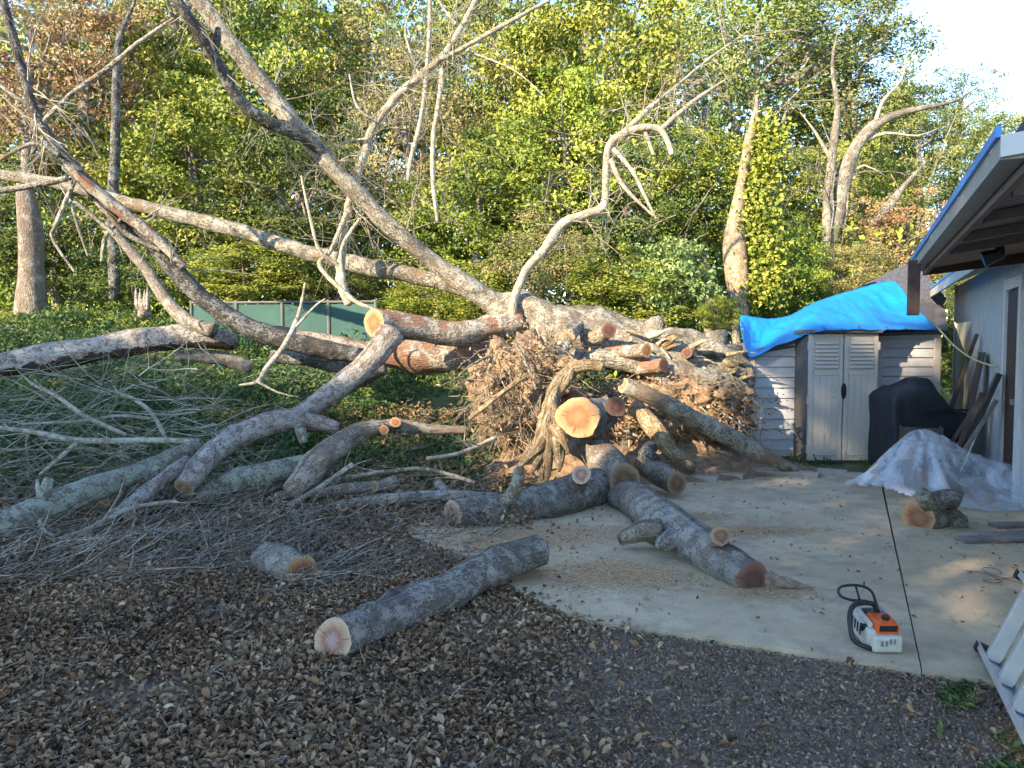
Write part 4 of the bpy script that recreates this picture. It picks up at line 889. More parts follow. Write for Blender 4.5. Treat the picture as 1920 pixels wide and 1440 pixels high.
for rows in ([(812, 118, 8, 10.3), (860, 95, 6, 10.2), (930, 55, 6, 10.2), (990, 22, 5, 10.2), (1030, 0, 4, 10.2)], [(830, 130, 7, 10.2), (822, 200, 7, 10.2), (812, 260, 6, 10.2), (812, 340, 6, 10.2), (820, 415, 4, 10.2)],
             [(800, 140, 6, 10.3), (790, 220, 6, 10.3), (770, 300, 6, 10.3), (765, 340, 4, 10.3)], [(806, 0, 5, 10.4), (805, 60, 5, 10.4), (800, 130, 5, 10.4)], [(855, 45, 4, 10.3), (835, 20, 3, 10.3), (822, 0, 3, 10.3)],
             [(650, 400, 7, 10.2), (620, 470, 6, 10.1), (600, 500, 6, 10.0), (660, 560, 6, 9.9), (700, 580, 5, 9.9)], [(640, 500, 6, 10.1), (600, 470, 5, 10.0), (580, 400, 4, 10.0), (565, 330, 3, 10.0)],
             [(675, 410, 5, 10.2), (640, 470, 5, 10.1), (648, 550, 5, 10.0)], [(790, 150, 4, 10.3), (760, 60, 3, 10.3), (780, 0, 2, 10.3)], [(710, 230, 3, 10.2), (670, 200, 3, 10.2), (655, 140, 2, 10.2)],
             [(690, 260, 4, 10.2), (640, 270, 3, 10.2), (590, 310, 2, 10.1)], [(860, 90, 3, 10.3), (960, 130, 2, 10.2), (1020, 180, 2, 10.2)]):
    limb(thin(rows, .72), 'branch_pale', sides=8)
# twigs along the limbs
tw = []
def twigs_on(rows, n, length, r, depth=1, sl=(0, 1), up=0):
    P = [W(a, b2, d) for a, b2, _, d in rows]
    for _ in range(n):
        k = random.uniform(sl[0], sl[1]) * (len(P) - 1); i = min(int(k), len(P) - 2); p = P[i].lerp(P[i + 1], k - i)
        spray(p, rvec() + Vector((0, -.3, up)), length * random.uniform(.5, 1.3), r, depth, tw, .4)
twigs_on(LA, 40, .7, .008, 2, (.2, 1)); twigs_on(LE, 80, .8, .008, 2, (.3, 1)); twigs_on(LF, 120, .9, .007, 2, (.1, 1), -.2); twigs_on(LB, 12, .5, .008, 1); twigs_on(LC, 16, .6, .008, 2, (.2, 1)); twigs_on(LD, 26, .9, .010, 2, (.4, 1), -.3)
for rows in ([(0, 360, 0, 8.9), (120, 340, 0, 8.95)],):
    pass
tag(link('twigs', polylines_mesh('twigs', tw), 'branch_pale', tree), kind='stuff')
for rows in ([(125, 335, 6, 8.95), (60, 348, 6, 8.9), (0, 358, 6, 8.85), (-30, 362, 5, 8.8)], [(235, 405, 5, 9.2), (200, 440, 4, 9.1), (190, 490, 3, 9.0)], [(300, 470, 4, 9.3), (240, 440, 5, 9.2), (200, 400, 4, 9.1), (180, 380, 3, 9.1)], [(215, 440, 4, 9.1), (140, 380, 4, 9.0), (145, 420, 3, 9.0), (165, 480, 2, 9.0)], [(60, 200, 5, 9.0), (20, 175, 4, 8.9), (-10, 150, 3, 8.9)], [(140, 340, 4, 9.0), (105, 420, 4, 8.9), (100, 450, 3, 8.9), (140, 510, 2, 8.9)],
             [(75, 235, 5, 9.0), (130, 180, 5, 9.0), (200, 130, 5, 9.1), (260, 80, 4, 9.1), (325, 35, 3, 9.2)], [(110, 290, 4, 9.0), (60, 270, 4, 8.9), (0, 300, 3, 8.8)]):
    limb(rows, 'bark_dry', sides=8)
limb([(572, 530, 1.5, 9.4), (560, 590, 4, 9.3), (535, 645, 5.5, 9.1), (500, 690, 5.5, 9.0), (482, 716, 4, 8.9), (448, 722, 1.5, 8.9)], 'twig', sides=8)
limb([(480, 714, 3, 8.9), (520, 735, 2, 8.8), (560, 745, 1, 8.8)], 'twig', sides=6); limb([(548, 620, 2.5, 9.2), (590, 575, 2, 9.3), (610, 560, 1, 9.3)], 'twig', sides=6)
limb([(400, 620, 14, 10.0), (350, 600, 13, 10.1), (310, 560, 12, 10.2), (270, 500, 10, 10.3), (200, 420, 7, 10.4)], 'bark_grey', sides=12)

# root plate: earth held by the roots
def blob(name, c, rad, mat, amp, fr, parent=None, seed=0, sub=5, squash=None):
    bm = bmesh.new(); bmesh.ops.create_icosphere(bm, subdivisions=sub, radius=1)
    for v in bm.verts:
        n_ = v.co.normalized(); f = 1 + amp * (noise.noise(n_ * fr + Vector((seed, 0, 0))) + .55 * noise.noise(n_ * fr * 2.4 + Vector((0, seed, 0))) + .4 * noise.noise(n_ * fr * 6 + Vector((seed, 3, 0))))
        v.co = Vector((c[0] + n_.x * rad[0] * f, c[1] + n_.y * rad[1] * f, c[2] + n_.z * rad[2] * f))
    me = bpy.data.meshes.new(name); bm.to_mesh(me); bm.free(); me.polygons.foreach_set('use_smooth', [True] * len(me.polygons))
    return link(name, me, mat, parent)
rc = W(985, 745, 9.5); blob('root_plate', rc, (.62, .55, .72), 'root_soil', .35, 2.2, tree, 1)
rc2 = W(1250, 770, 10.0); blob('root_plate', rc2, (1.05, .55, .48), 'soil', .35, 2.4, tree, 2)
rl = []
for _ in range(520):
    a = random.uniform(0, 2 * math.pi); e = random.uniform(-.6, 1.0); dv = Vector((math.cos(a) * .8, -abs(math.sin(a)) * .7 - .1, e)); p = rc + Vector((dv.x * .62, dv.y * .5, dv.z * .72)) * random.uniform(.5, 1.05)
    spray(p, Vector((random.gauss(0, .6), -.45, -.55 + random.gauss(0, .5))), random.uniform(.25, .95), random.uniform(.003, .012), 1, rl, .5, 1, -.09)
for _ in range(170):
    p = rc2 + Vector((random.uniform(-1.1, 1.1), random.uniform(-.6, -.2), random.uniform(-.5, .5)))
    spray(p, Vector((random.gauss(0, .8), -.5, random.gauss(-.3, .4))), random.uniform(.2, .55), random.uniform(.004, .013), 1, rl, .5, 1, -.05)
random.shuffle(rl); h_ = len(rl) // 2
tag(link('fine_roots', polylines_mesh('fine_roots', rl[:h_], 5), 'straw', tree), kind='stuff'); tag(link('fine_roots', polylines_mesh('fine_roots', rl[h_:], 5), 'bark_dry', tree), kind='stuff')
for k in range(16):
    q = rc + Vector((random.uniform(-.6, .6), random.uniform(-.5, -.25), random.uniform(-.65, .6))); r_ = random.uniform(.05, .13); blob('soil_clod', q, (r_, r_, r_ * .8), 'root_soil', .5, 2.5, tree, k + 5, 3)
for k in range(12):
    q = rc2 + Vector((random.uniform(-1, 1), random.uniform(-.55, -.3), random.uniform(-.4, .3))); r_ = random.uniform(.05, .13); blob('soil_clod', q, (r_, r_, r_ * .8), 'soil', .5, 2.5, tree, k + 35, 3)
for k in range(26):
    a = random.uniform(-1, 1); p0 = rc + Vector((a * .5, -.2, random.uniform(-.1, .65)))
    p = [p0]; dd = Vector((random.gauss(0, .6), -.5, random.gauss(-.4, .5))).normalized()
    for i in range(5): dd = (dd + rvec(.22) + Vector((0, .05, -.08))).normalized(); p.append(p[-1] + dd * random.uniform(.10, .17))
    r_ = random.uniform(.012, .026); me, _, _ = wood_tube([(q, r_ * (1 - .8 * i / 5)) for i, q in enumerate(p)], 7); link('root', me, 'bark_dry', tree)
for k in range(20):
    p0 = rc2 + Vector((random.uniform(-1, 1), -.35, random.uniform(-.2, .4))); p = [p0]; dd = Vector((random.gauss(0, .8), -.6, random.gauss(-.5, .3))).normalized()
    for i in range(5): dd = (dd + rvec(.22) + Vector((0, .05, -.06))).normalized(); p.append(p[-1] + dd * random.uniform(.08, .16))
    r_ = random.uniform(.014, .032); me, _, _ = wood_tube([(q, r_ * (1 - .8 * i / 5)) for i, q in enumerate(p)], 7); link('root', me, 'bark_dry', tree)
limb([(1190, 760, 16, 9.3), (1225, 800, 18, 9.1), (1262, 850, 15, 8.9), (1300, 880, 8, 8.8)], 'bare_wood', name='root', sides=12)
# straight bare poles crossing the root plate
limb([(880, 785, 4, 8.6), (930, 745, 5, 8.6), (985, 705, 5, 8.7)], 'bare_wood', name='root', sides=8)
limb([(965, 640, 3, 8.8), (990, 690, 3, 8.8), (1005, 730, 3, 8.7)], 'bark_pale', name='root', sides=8)
# dead leaves caught in the roots
C = np.concatenate([np.array(rc) + rng.normal(size=(2600, 3)) * (.34, .26, .36) + (0, -.28, .05), np.array(rc2) + rng.normal(size=(2400, 3)) * (.55, .22, .22) + (0, -.35, 0)])
tag(link('caught_leaves', leaves_mesh('caught_leaves', C, .055, (0, -.4, .3)), 'litter_warm', tree), kind='stuff')
# earth thrown up round the roots
def mound(x, y):
    g = .42 * math.exp(-((x - 2.1) / 1.25) ** 2 - ((y - 9.9) / .75) ** 2) + .30 * math.exp(-((x - .35) / .8) ** 2 - ((y - 9.3) / .7) ** 2) + .10 * math.exp(-((x - 1.2) / 1.6) ** 2 - ((y - 8.9) / .6) ** 2)
    return terrain(x, y) + g - .05 + .10 * g * noise.noise(Vector((x * 5, y * 5, 2))) + .05 * noise.noise(Vector((x * 9, y * 9, 5))) * min(1, g * 6)
tag(grid_sheet('soil_mound', np.arange(-1.6, 4.2, .06), np.arange(7.9, 12, .06), mound, 'soil'), kind='structure')

# ---------------------------------------------------------------- forest
def crown_mesh(seed, nclump, per, leaf, cl_r, shell=.45, aspect=.5, droop=0.0):
    r = np.random.default_rng(seed)
    d = r.normal(size=(nclump, 3)); d /= np.linalg.norm(d, axis=1, keepdims=True)
    rad = r.uniform(shell ** 3, 1, nclump) ** (1 / 3)
    lob = np.array([1 + .35 * noise.noise(Vector(v) * 1.7 + Vector((seed, 0, 0))) + .2 * noise.noise(Vector(v) * 4 + Vector((0, seed, 0))) for v in d])
    cc = d * (rad * lob)[:, None]
    ct = r.uniform(0, 1, nclump)
    C = np.repeat(cc, per, 0) + r.normal(size=(nclump * per, 3)) * cl_r * np.repeat(r.uniform(.5, 1.4, nclump), per)[:, None] * (1, 1, .6)
    tone = np.clip(.65 * np.repeat(ct, per) + .35 * r.uniform(0, 1, nclump * per), 0, 1)
    return leaves_mesh('crown', C, leaf, (-.25, -.45, .5 - droop), tone, aspect, .3, .8, 0, seed)
CM = {'dense0': crown_mesh(1, 210, 110, .054, .088), 'dense1': crown_mesh(2, 260, 90, .045, .078), 'dense2': crown_mesh(3, 170, 150, .052, .092),
      'sparse0': crown_mesh(4, 120, 90, .050, .105, .3), 'sparse1': crown_mesh(5, 125, 80, .046, .09, .3), 'thin': crown_mesh(6, 80, 45, .040, .12, .2), 'big': crown_mesh(7, 90, 45, .13, .16)}
for k_, me_ in CM.items(): me_.materials.append(M['leaf_green'])
def tube_lines_tree(base, top, crown_c, rad, r0, parent, mat, nl=7):
    """tapered trunk with limbs reaching into the crown"""
    mid = base.lerp(top, .5) + Vector((random.uniform(-.15, .15), random.uniform(-.15, .15), 0))
    me, _, _ = wood_tube([(base - Vector((0, 0, .1)), r0 * 1.25), (base.lerp(mid, .4), r0), (mid, r0 * .85), (top, r0 * .5)], 10, step=.35)
    t = link('trunk', me, mat, parent)
    L_ = []
    for _ in range(nl):
        p = base.lerp(top, random.uniform(.45, 1)); q = crown_c + Vector((random.uniform(-1, 1) * rad[0], random.uniform(-1, 1) * rad[1], random.uniform(-.3, .95) * rad[2])) * .8
        m_ = p.lerp(q, .5) + Vector((0, 0, .12 * (q - p).length)); pts = [p, p.lerp(m_, .5), m_, m_.lerp(q, .5), q]
        L_.append((pts, [r0 * .42, r0 * .34, r0 * .26, r0 * .18, r0 * .08]))
        for _k in range(2): spray(m_, (q - m_) + rvec(.8), (q - m_).length * .7, r0 * .16, 1, L_, .3)
    link('limbs', polylines_mesh('limbs', L_, 6), mat, parent)
def tree_at(name, px, py, d, rx, ry, kind, mat, label, cat, bark='bark_grey', r0=.12, group=None, ratio=.8, world=None):
    c = W(px, py, d) if world is None else Vector(world)
    k = d / FPX if world is None else 1.0
    rad = (rx * k, rx * k * ratio, ry * k)
    gz = terrain(c.x, c.y); base = Vector((c.x + random.uniform(-.3, .3), c.y + random.uniform(-.2, .2), gz))
    root = empty(name, base, label, cat, group)
    o = bpy.data.objects.new('crown', CM[kind]); COL.objects.link(o); o.parent = root
    o.location = c - base; o.scale = rad; o.rotation_euler = (random.uniform(-.15, .15), random.uniform(-.15, .15), random.uniform(-.7, .7))
    o.material_slots[0].link = 'OBJECT'; o.material_slots[0].material = M[mat]
    top = Vector((c.x, c.y, max(c.z + rad[2] * .3, gz + .5)))
    tube_lines_tree(base, top, c, rad, r0, root, bark)
    return root
TREES = [
 (60, 110, 17, 190, 190, 'sparse0', 'leaf_brown', 'rust brown tree with dead foliage in the upper left corner', 'tree', .14),
 (215, 200, 20, 180, 190, 'dense0', 'leaf_green', 'green tree beside the dead brown foliage behind the dark leaning limb', 'tree', .14),
 (330, 40, 23, 170, 150, 'dense1', 'leaf_olive', 'olive tree with dry sprays above the dark forked branch', 'tree', .15),
 (360, 330, 17.5, 190, 170, 'dense2', 'leaf_bright', 'bright leafy tree between the long bare limbs', 'tree', .12),
 (520, 150, 22, 170, 190, 'dense0', 'leaf_green', 'green tree behind the forked limb with a gap of sky at its top', 'tree', .15),
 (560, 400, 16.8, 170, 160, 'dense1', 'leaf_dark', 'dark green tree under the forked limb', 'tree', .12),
 (690, 110, 23, 150, 170, 'sparse1', 'leaf_olive', 'thin greyish tree behind the tangled pale branches', 'tree', .14),
 (760, 310, 19.5, 160, 190, 'sparse0', 'leaf_olive', 'brownish tree hung with dry vines behind the pale upright branches', 'tree', .14),
 (900, 420, 16.8, 180, 160, 'dense2', 'leaf_green', 'leafy green tree standing over the fallen limb fork', 'tree', .12),
 (930, 140, 22, 170, 190, 'dense1', 'leaf_green', 'tall green tree with sky showing above the crossing pale branch', 'tree', .15),
 (1100, 110, 19, 190, 190, 'dense0', 'leaf_bright', 'big yellow green tree at the top middle', 'tree', .16),
 (1060, 310, 17.5, 180, 170, 'dense2', 'leaf_bright', 'yellow green tree behind the curved upright bare branch', 'tree', .13),
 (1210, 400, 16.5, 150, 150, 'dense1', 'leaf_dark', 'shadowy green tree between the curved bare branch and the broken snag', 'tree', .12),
 (1260, 190, 23, 150, 190, 'sparse1', 'leaf_oak', 'tall thin oak with reddish dead sprays left of the broken snag', 'tree', .16),
 (1310, 350, 16.8, 140, 110, 'dense0', 'leaf_bright', 'low yellow green tree leaning over the broken snag', 'tree', .10),
 (1420, 70, 25, 190, 110, 'sparse0', 'leaf_oak', 'spreading oak crown high above the broken snag', 'tree', .16),
 (1590, 80, 26, 140, 115, 'sparse0', 'leaf_oak', 'oak crown reaching out against the blue sky', 'tree', .16),
 (1600, 215, 25, 150, 100, 'sparse0', 'leaf_oak', 'oak tree with pale bent limbs above the shed tarp', 'tree', .17),
 (1560, 390, 21.5, 150, 140, 'dense1', 'leaf_green', 'green tree filling in behind the pale forked oak', 'tree', .14),
 (1720, 300, 24, 120, 120, 'sparse0', 'leaf_oak', 'loose leaved tree between the oak and the house roof', 'tree', .14),
 (1800, 215, 28, 85, 95, 'sparse1', 'leaf_oak', 'small wispy tree top beside the house roof', 'tree', .12),
 (1850, 320, 26, 140, 110, 'dense1', 'leaf_oak', 'green tree partly hidden by the house roof', 'tree', .14),
 (1690, 460, 19, 110, 100, 'sparse1', 'leaf_brown', 'russet dry tree just behind the shed roof', 'tree', .10),
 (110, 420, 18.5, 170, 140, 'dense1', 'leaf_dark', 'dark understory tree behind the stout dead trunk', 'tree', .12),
]
for (px, py, d, rx, ry, kd, mt, lb_, ct, r0) in TREES: tree_at('forest_tree', px, py, d, rx, ry, kd, mt, lb_, ct, r0=r0)
SHRUBS = [
 (1790, 600, 14.2, 60, 110, 'dense1', 'leaf_dark', 'dark shrub filling the gap between shed and house'),
 (1200, 540, 13.6, 150, 75, 'dense2', 'leaf_bright', 'sunny green shrub behind the pale fallen trunk'),
 (1270, 530, 13.2, 75, 75, 'big', 'leaf_fig', 'broad leaved pale green shrub next to the broken snag'),
 (1475, 520, 14.8, 90, 90, 'dense0', 'leaf_green', 'green shrub at the foot of the ivy covered snag'),
 (820, 560, 14.5, 120, 55, 'dense1', 'leaf_bright', 'low bright shrub seen between the two fallen limbs'),
 (455, 505, 15.5, 130, 60, 'dense2', 'leaf_bright', 'yellow green shrub beside the green fence'),
 (1010, 500, 13.8, 120, 90, 'sparse0', 'leaf_olive', 'olive twiggy shrub behind the root plate'),
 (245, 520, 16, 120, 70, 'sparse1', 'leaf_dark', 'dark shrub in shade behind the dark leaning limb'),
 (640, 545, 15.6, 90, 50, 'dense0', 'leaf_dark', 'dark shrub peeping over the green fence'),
 (1600, 520, 15, 90, 70, 'dense1', 'leaf_olive', 'dry olive shrub behind the blue tarp'),
 (1345, 590, 12.6, 45, 35, 'dense2', 'leaf_green', 'small green shrub squeezed between fallen trunk and tarp'),
]
for (px, py, d, rx, ry, kd, mt, lb_) in SHRUBS: tree_at('shrub', px, py, d, rx, ry, kd, mt, lb_, 'shrub', r0=.04, bark='bark_pale')
# ivy snag
for rows, dd, lb_ in (([(1608, 270), (1660, 250), (1720, 255), (1760, 240)], 19, 'slim oak branch running right beneath the bent oak trunk'), ([(1585, 330), (1620, 310), (1660, 330)], 19, 'short pale oak branch low in the fork above the tarp'), ([(1640, 235), (1655, 190), (1690, 150), (1700, 100)], 19, 'upright oak branch rising off the bend of the pale trunk'), ([(1558, 300), (1530, 250), (1500, 210)], 18.8, 'slim branch leaning left off the thin pale trunk'), ([(1500, 140), (1520, 90), (1560, 50)], 25, 'thin branch rising from the long oak limb in the sky'), ([(1560, 115), (1600, 120), (1660, 100)], 25, 'small branch hanging under the end of the long oak limb')):
    k_ = len(rows); log('oak_branch', [(a_, b_, 4.5 * (1 - .85 * i / (k_ - 1)), dd) for i, (a_, b_) in enumerate(rows)], 'branch_pale', lb_, 'branch', 'slim oak branches above the tarp', sides=6, step=.2)
sn = log('snag', [(1388, 610, 18, 14.2), (1382, 520, 21, 14.2), (1377, 440, 19, 14.2), (1384, 385, 13, 14.2), (1393, 330, 9, 14.2), (1402, 280, 9, 14.2), (1411, 235, 9, 14.2), (1418, 205, 5, 14.2), (1419, 178, 1, 14.2)], 'straw', 'broken off pale snag wrapped in ivy', 'dead tree', sides=18, step=.2)
C = []
for t in np.linspace(0, 1, 70):
    py = 560 - 330 * t; p = W(1436 + 8 * math.sin(t * 9) - 6 * (1 - t), py, 14.1); C.append(np.array(p) + rng.normal(size=(85, 3)) * (.21 * (1 - .3 * t), .14, .12))
link('ivy', leaves_mesh('ivy', np.concatenate(C), .085, (0, -.9, .4), aspect=.8), 'leaf_bright', sn)
# pale forked oak limbs, standing trunks
log('bare_oak', [(1560, 560, 14, 19), (1555, 470, 14, 19), (1570, 400, 14, 19), (1582, 330, 15, 19), (1605, 275, 12, 19), (1640, 235, 10, 19), (1690, 212, 6, 19), (1745, 200, 4, 19), (1800, 185, 2, 19), (1850, 150, .6, 19)], 'bark_pale', 'pale forked oak trunk bending right under the sky', 'tree trunk', sides=12, step=.3)
log('bare_oak', [(1548, 480, 9, 18.8), (1552, 380, 9, 18.8), (1562, 270, 7, 18.8), (1570, 200, 5, 18.8), (1560, 120, 3, 18.8), (1575, 40, 1, 18.8)], 'bark_pale', 'thin pale trunk standing just left of the forked oak', 'tree trunk', sides=10, step=.3)
log('oak_limb', [(1400, 165, 7, 25), (1450, 162, 8, 25), (1500, 140, 8, 25), (1570, 112, 8, 25), (1625, 82, 5, 25), (1655, 45, 3, 25), (1680, 0, 1, 25)], 'bark_pale', 'long pale oak limb crossing the patch of sky above the snag', 'limb', sides=10, step=.3)
log('oak_limb', [(1636, 420, 8, 18.6), (1668, 385, 9, 18.6), (1694, 350, 5, 18.6), (1740, 300, 2, 18.6)], 'bark_pale', 'short pale broken limb slanting up above the tarp', 'limb', sides=10, step=.3)
log('standing_trunk', [(66, 600, 28, 15), (62, 560, 23, 15), (59, 500, 21, 15), (57, 440, 20, 15), (50, 380, 19, 15), (44, 340, 11, 15)], 'bark_brown', 'stout dead standing trunk in the sunlit grass at the left edge', 'tree trunk', sides=18, step=.2)
log('standing_trunk', [(215, 560, 10, 15.5), (212, 400, 10, 15.5), (216, 250, 8, 15.5), (219, 120, 7, 15.5), (226, 60, 5, 15.5), (250, 10, 3, 15.5), (262, -40, 1, 15.5)], 'bark_black', 'slender dark trunk standing behind the dark leaning limb', 'tree trunk', sides=10, step=.3)
log('standing_trunk', [(1322, 280, 7, 20), (1324, 200, 7, 20)], 'bark_pale', 'short length of pale trunk showing through leaves left of the snag', 'tree trunk', sides=8, step=.3)
log('standing_trunk', [(160, 260, 16, 18), (165, 180, 14, 18), (172, 120, 10, 18)], 'bark_pale', 'pale trunk hidden among leaves behind the slender dark trunk', 'tree trunk', sides=10, step=.3)
log('standing_trunk', [(1225, 130, 13, 21), (1240, 60, 11, 21), (1252, -20, 9, 21)], 'bark_dry', 'reddish trunk rising at the top between the yellow green tree and the oak', 'tree trunk', sides=10, step=.3)
o = log('stump', [(270, 592, 13, 14.2), (268, 570, 11, 14.2), (267, 556, 6, 14.2)], 'bark_peel', 'short broken stump in the sunlit grass', 'stump', sides=12, lump=.3)
for xx in (-8, -2, 5, 9): stub([(268 + xx, 580, 5, 14.15), (266 + xx * 1.2, 560, 4, 14.15), (265 + xx * 1.3, 548 - abs(xx), 1, 14.15)], 'bark_peel', None, o, 'splinter', 8)
log('stump', [(1385, 668, 9, 12.5), (1378, 620, 8, 12.5), (1372, 600, 8, 12.5)], 'bark_pale', 'pale stump standing behind the end of the fallen trunk', 'stump', sides=10)
# dry vines hanging in the trees
vl = []
for _ in range(150):
    px, py = random.choice([(random.gauss(760, 60), random.gauss(180, 110)), (random.gauss(60, 90), random.gauss(160, 120)), (random.gauss(1180, 70), random.gauss(300, 110)), (random.gauss(640, 160), random.gauss(330, 100)), (random.gauss(1540, 60), random.gauss(330, 70))])
    spray(W(px, py, random.uniform(13.5, 17)), Vector((random.gauss(0, .5), random.gauss(0, .3), random.gauss(-.2, .7))), random.uniform(.8, 1.8), random.uniform(.008, .018), 2, vl, .35, 2, -.04)
tag(link('hanging_vines', polylines_mesh('hanging_vines', vl), 'bark_pale'), 'dry bare vines hanging in the forest edge', 'vines', kind='stuff')
# the wood behind, one mass
n = 130000
px = rng.uniform(-250, 1720, n); top = -60 + 40 * np.sin(px * .013) + 60 * np.sin(px * .031 + 2) + np.where(px > 1450, (px - 1450) * 1.1, 0) + np.where((px > 480) & (px < 900), 10, 0)
py = top + (640 - top) * rng.uniform(0, 1, n) ** .8; d = rng.uniform(26, 33, n)
r_y = CP + (CY - py) / FPX * SP; z = EYE + ((CY - py) / FPX * CP - SP) * d / r_y; x = (px - CX) / FPX * d / r_y
ct = np.array([noise.noise(Vector((a * .7, b2 * .7, 1))) for a, b2 in zip(x, z)]); keep = ct > -.36 + .3 * np.clip((60 - py) / 60, 0, 1)
C = np.stack([x, d, z], 1)[keep]
me = leaves_mesh('forest', C, .27, (0, -.3, .5), np.clip(.45 + ct[keep] + rng.normal(size=keep.sum()) * .15, 0, 1), .55); 
tag(link('forest', me, 'leaf_green'), kind='stuff')
n = 48000; y = rng.uniform(18, 24, n); x = rng.uniform(-.75, .68, n) * y; z = .3 + 4.2 * rng.uniform(0, 1, n) ** 1.2
tag(link('undergrowth', leaves_mesh('undergrowth', np.stack([x, y, z], 1), .2, (-.2, -.4, .5), rng.uniform(0, .9, n), .55), 'leaf_green'), kind='stuff')

# trees behind the viewer: they shade the yard
SHADE = []
SA = Vector((-math.sin(SUN_AZ), -math.cos(SUN_AZ))); SE = Vector((SA.y, -SA.x)); TE = math.tan(SUN_EL)
for (l, a, q, r_, rz_) in [(-12.5, -12, 1.7, 1.8, 1.7), (-10, -12, 1.7, 1.8, 1.6), (-7.6, -12, 1.5, 1.7, 1.6), (-5, -12, 1.3, 1.7, 1.6), (-2.5, -12, 1.35, 1.8, 1.7), (0, -12, 1.4, 1.8, 1.7), (2.4, -12, 1.4, 1.8, 1.8),
                           (-11, -15, .9, 1.8, 1.5), (-8.5, -15, .9, 1.8, 1.5), (-6, -15, .9, 1.8, 1.5), (-3.4, -15, .9, 1.8, 1.5), (-1, -15, .9, 1.8, 1.5), (1.4, -15, .9, 1.8, 1.5),
                           (-2.9, -10, 5.1, 1.7, 1.5), (-.4, -10, 4.4, 1.9, 1.9), (2.4, -10, 4.4, 1.9, 1.9), (-1.8, -13.5, 5.2, 1.6, 1.3), (-3.7, -13, 5.5, 1.0, .75), (-4.6, -11, 5.9, .75, .45), (-2.2, -9, 7.2, 1.5, 1.2), (.4, -9, 7.4, 2, 1.3), (-4.4, -9, 4.1, .7, .35), (-3.4, -11, 3.25, 1.1, .45), (-3.9, -14, 2.6, 1.2, .6)]:
    p = SE * l + SA * a; SHADE.append((p.x, p.y, q - TE * a, r_, rz_))
for (x, y, z, r_, rz_) in SHADE:
    tree_at('yard_tree', 0, 0, 1, r_, rz_, random.choice(['dense0', 'dense1', 'dense2']), 'leaf_green', 'leafy tree standing behind the viewer that shades the yard', 'tree', r0=.2, group='yard trees behind the viewer', world=(x, y, z), ratio=1)

# green fence far left
fe = empty('green_fence', W(600, 600, 16.6), 'green mesh privacy fence glimpsed behind the fallen trunks', 'fence')
a, b2 = W(360, 640, 13.9), W(705, 640, 13.5)
for k in range(5):
    p = a.lerp(b2, k / 4); MB().tube([(p.x, p.y, 1.2), (p.x, p.y, 2.42)], .03, 8).build('post', 'fence_grey', fe)
for k in range(4):
    p, q = a.lerp(b2, k / 4), a.lerp(b2, (k + 1) / 4)
    MB().prism([Vector((p.x + .03, p.y, 1.3)), Vector((q.x - .03, q.y, 1.3)), Vector((q.x - .03, q.y, 2.34)), Vector((p.x + .03, p.y, 2.34))], (0, .012, 0)).build('mesh_panel', 'fence_green', fe)
MB().tube([(a.x, a.y - .01, 2.38), (b2.x, b2.y - .01, 2.38)], .022, 8).build('top_rail', 'fence_grey', fe)

# ---------------------------------------------------------------- ground cover
def ground_pts(n, pxr, pyr, keep=None):
    """points spread evenly in the view over a piece of ground"""
    out = []
    for _ in range(n):
        px, py = random.uniform(*pxr), random.uniform(*pyr)
        if keep and not keep(px, py): continue
        out.append(G(px, py))
    return out
def in_slab(p, m=0.0):
    q = p - C0; u, v = q.dot(U), q.dot(Vv); return u > m and -1.2 < v < 1.75 + 1.45 * min(max(u, 0), 1.5) - m and u < 6
C = []
for _ in range(190000):
    y = 2.2 + 6.6 * random.random() ** 1.35; x = random.uniform(-.72, .62) * (y + .6)
    p = Vector((x, y, 0)); dens = 1 - sstep(-1.3, .9, x - .25 * (y - 3) + .5 * noise.noise(p * 1.4))
    dens *= .45 + 1.1 * (noise.noise(p * 1.9 + Vector((4, 0, 0))) + .45)
    if random.random() > dens * .98 + .02 or (in_slab(p, .05) and random.random() > .35 * sstep(1.7, 3.0, (p - C0).dot(Vv))) or x > 3.2: continue
    C.append((x, y, terrain(x, y) + random.uniform(.004, .045)))
C = np.array(C); clump = np.array([noise.noise(Vector((a * 1.3, b2 * 1.3, 0))) for a, b2, _ in C])
tag(link('leaf_litter', leaves_mesh('leaf_litter', C, .030 * np.exp(np.clip(rng.normal(size=len(C)) * .26, -.6, .35)), (0, 0, 1.25), np.clip(rng.beta(1.2, 1.9, len(C)) + clump * .3, 0, 1), .50, .8, .75, .6, 3, True), 'litter', origin=(0, 0, 0)), kind='stuff')
C = []
for _ in range(110000):
    y = 2.3 + 3.4 * random.random() ** 1.1; x = random.uniform(-.45, .8) * (y + .4); p = Vector((x, y, 0))
    if in_slab(p, .03) or random.random() > sstep(-1.4, .3, x): continue
    if p.dot(Vector((1, 0, 0))) > 3.6: continue
    C.append((x, y, .004 + random.uniform(0, .014)))
C = np.array(C)
tag(link('wood_mulch', leaves_mesh('wood_mulch', C, .017, (0, 0, 1.0), rng.beta(1.5, 2.0, len(C)), .55, .4, .8, .2, 4), 'chips', origin=(0, 0, 0)), kind='stuff')
C = []
for _ in range(9000):
    px, py = random.uniform(420, 1000), random.uniform(800, 1000); p = G(px, max(py, 860)); C.append((p.x, p.y, terrain(p.x, p.y) + abs(random.gauss(0, .09))))
C = np.array(C); tag(link('leaf_litter', leaves_mesh('leaf_litter', C, .055, (0, -.2, .9), rng.beta(1.3, 1.6, len(C)), .5, .5, .9, .4, 13, True), 'litter_warm', origin=(0, 0, 0)), kind='stuff')
C = []
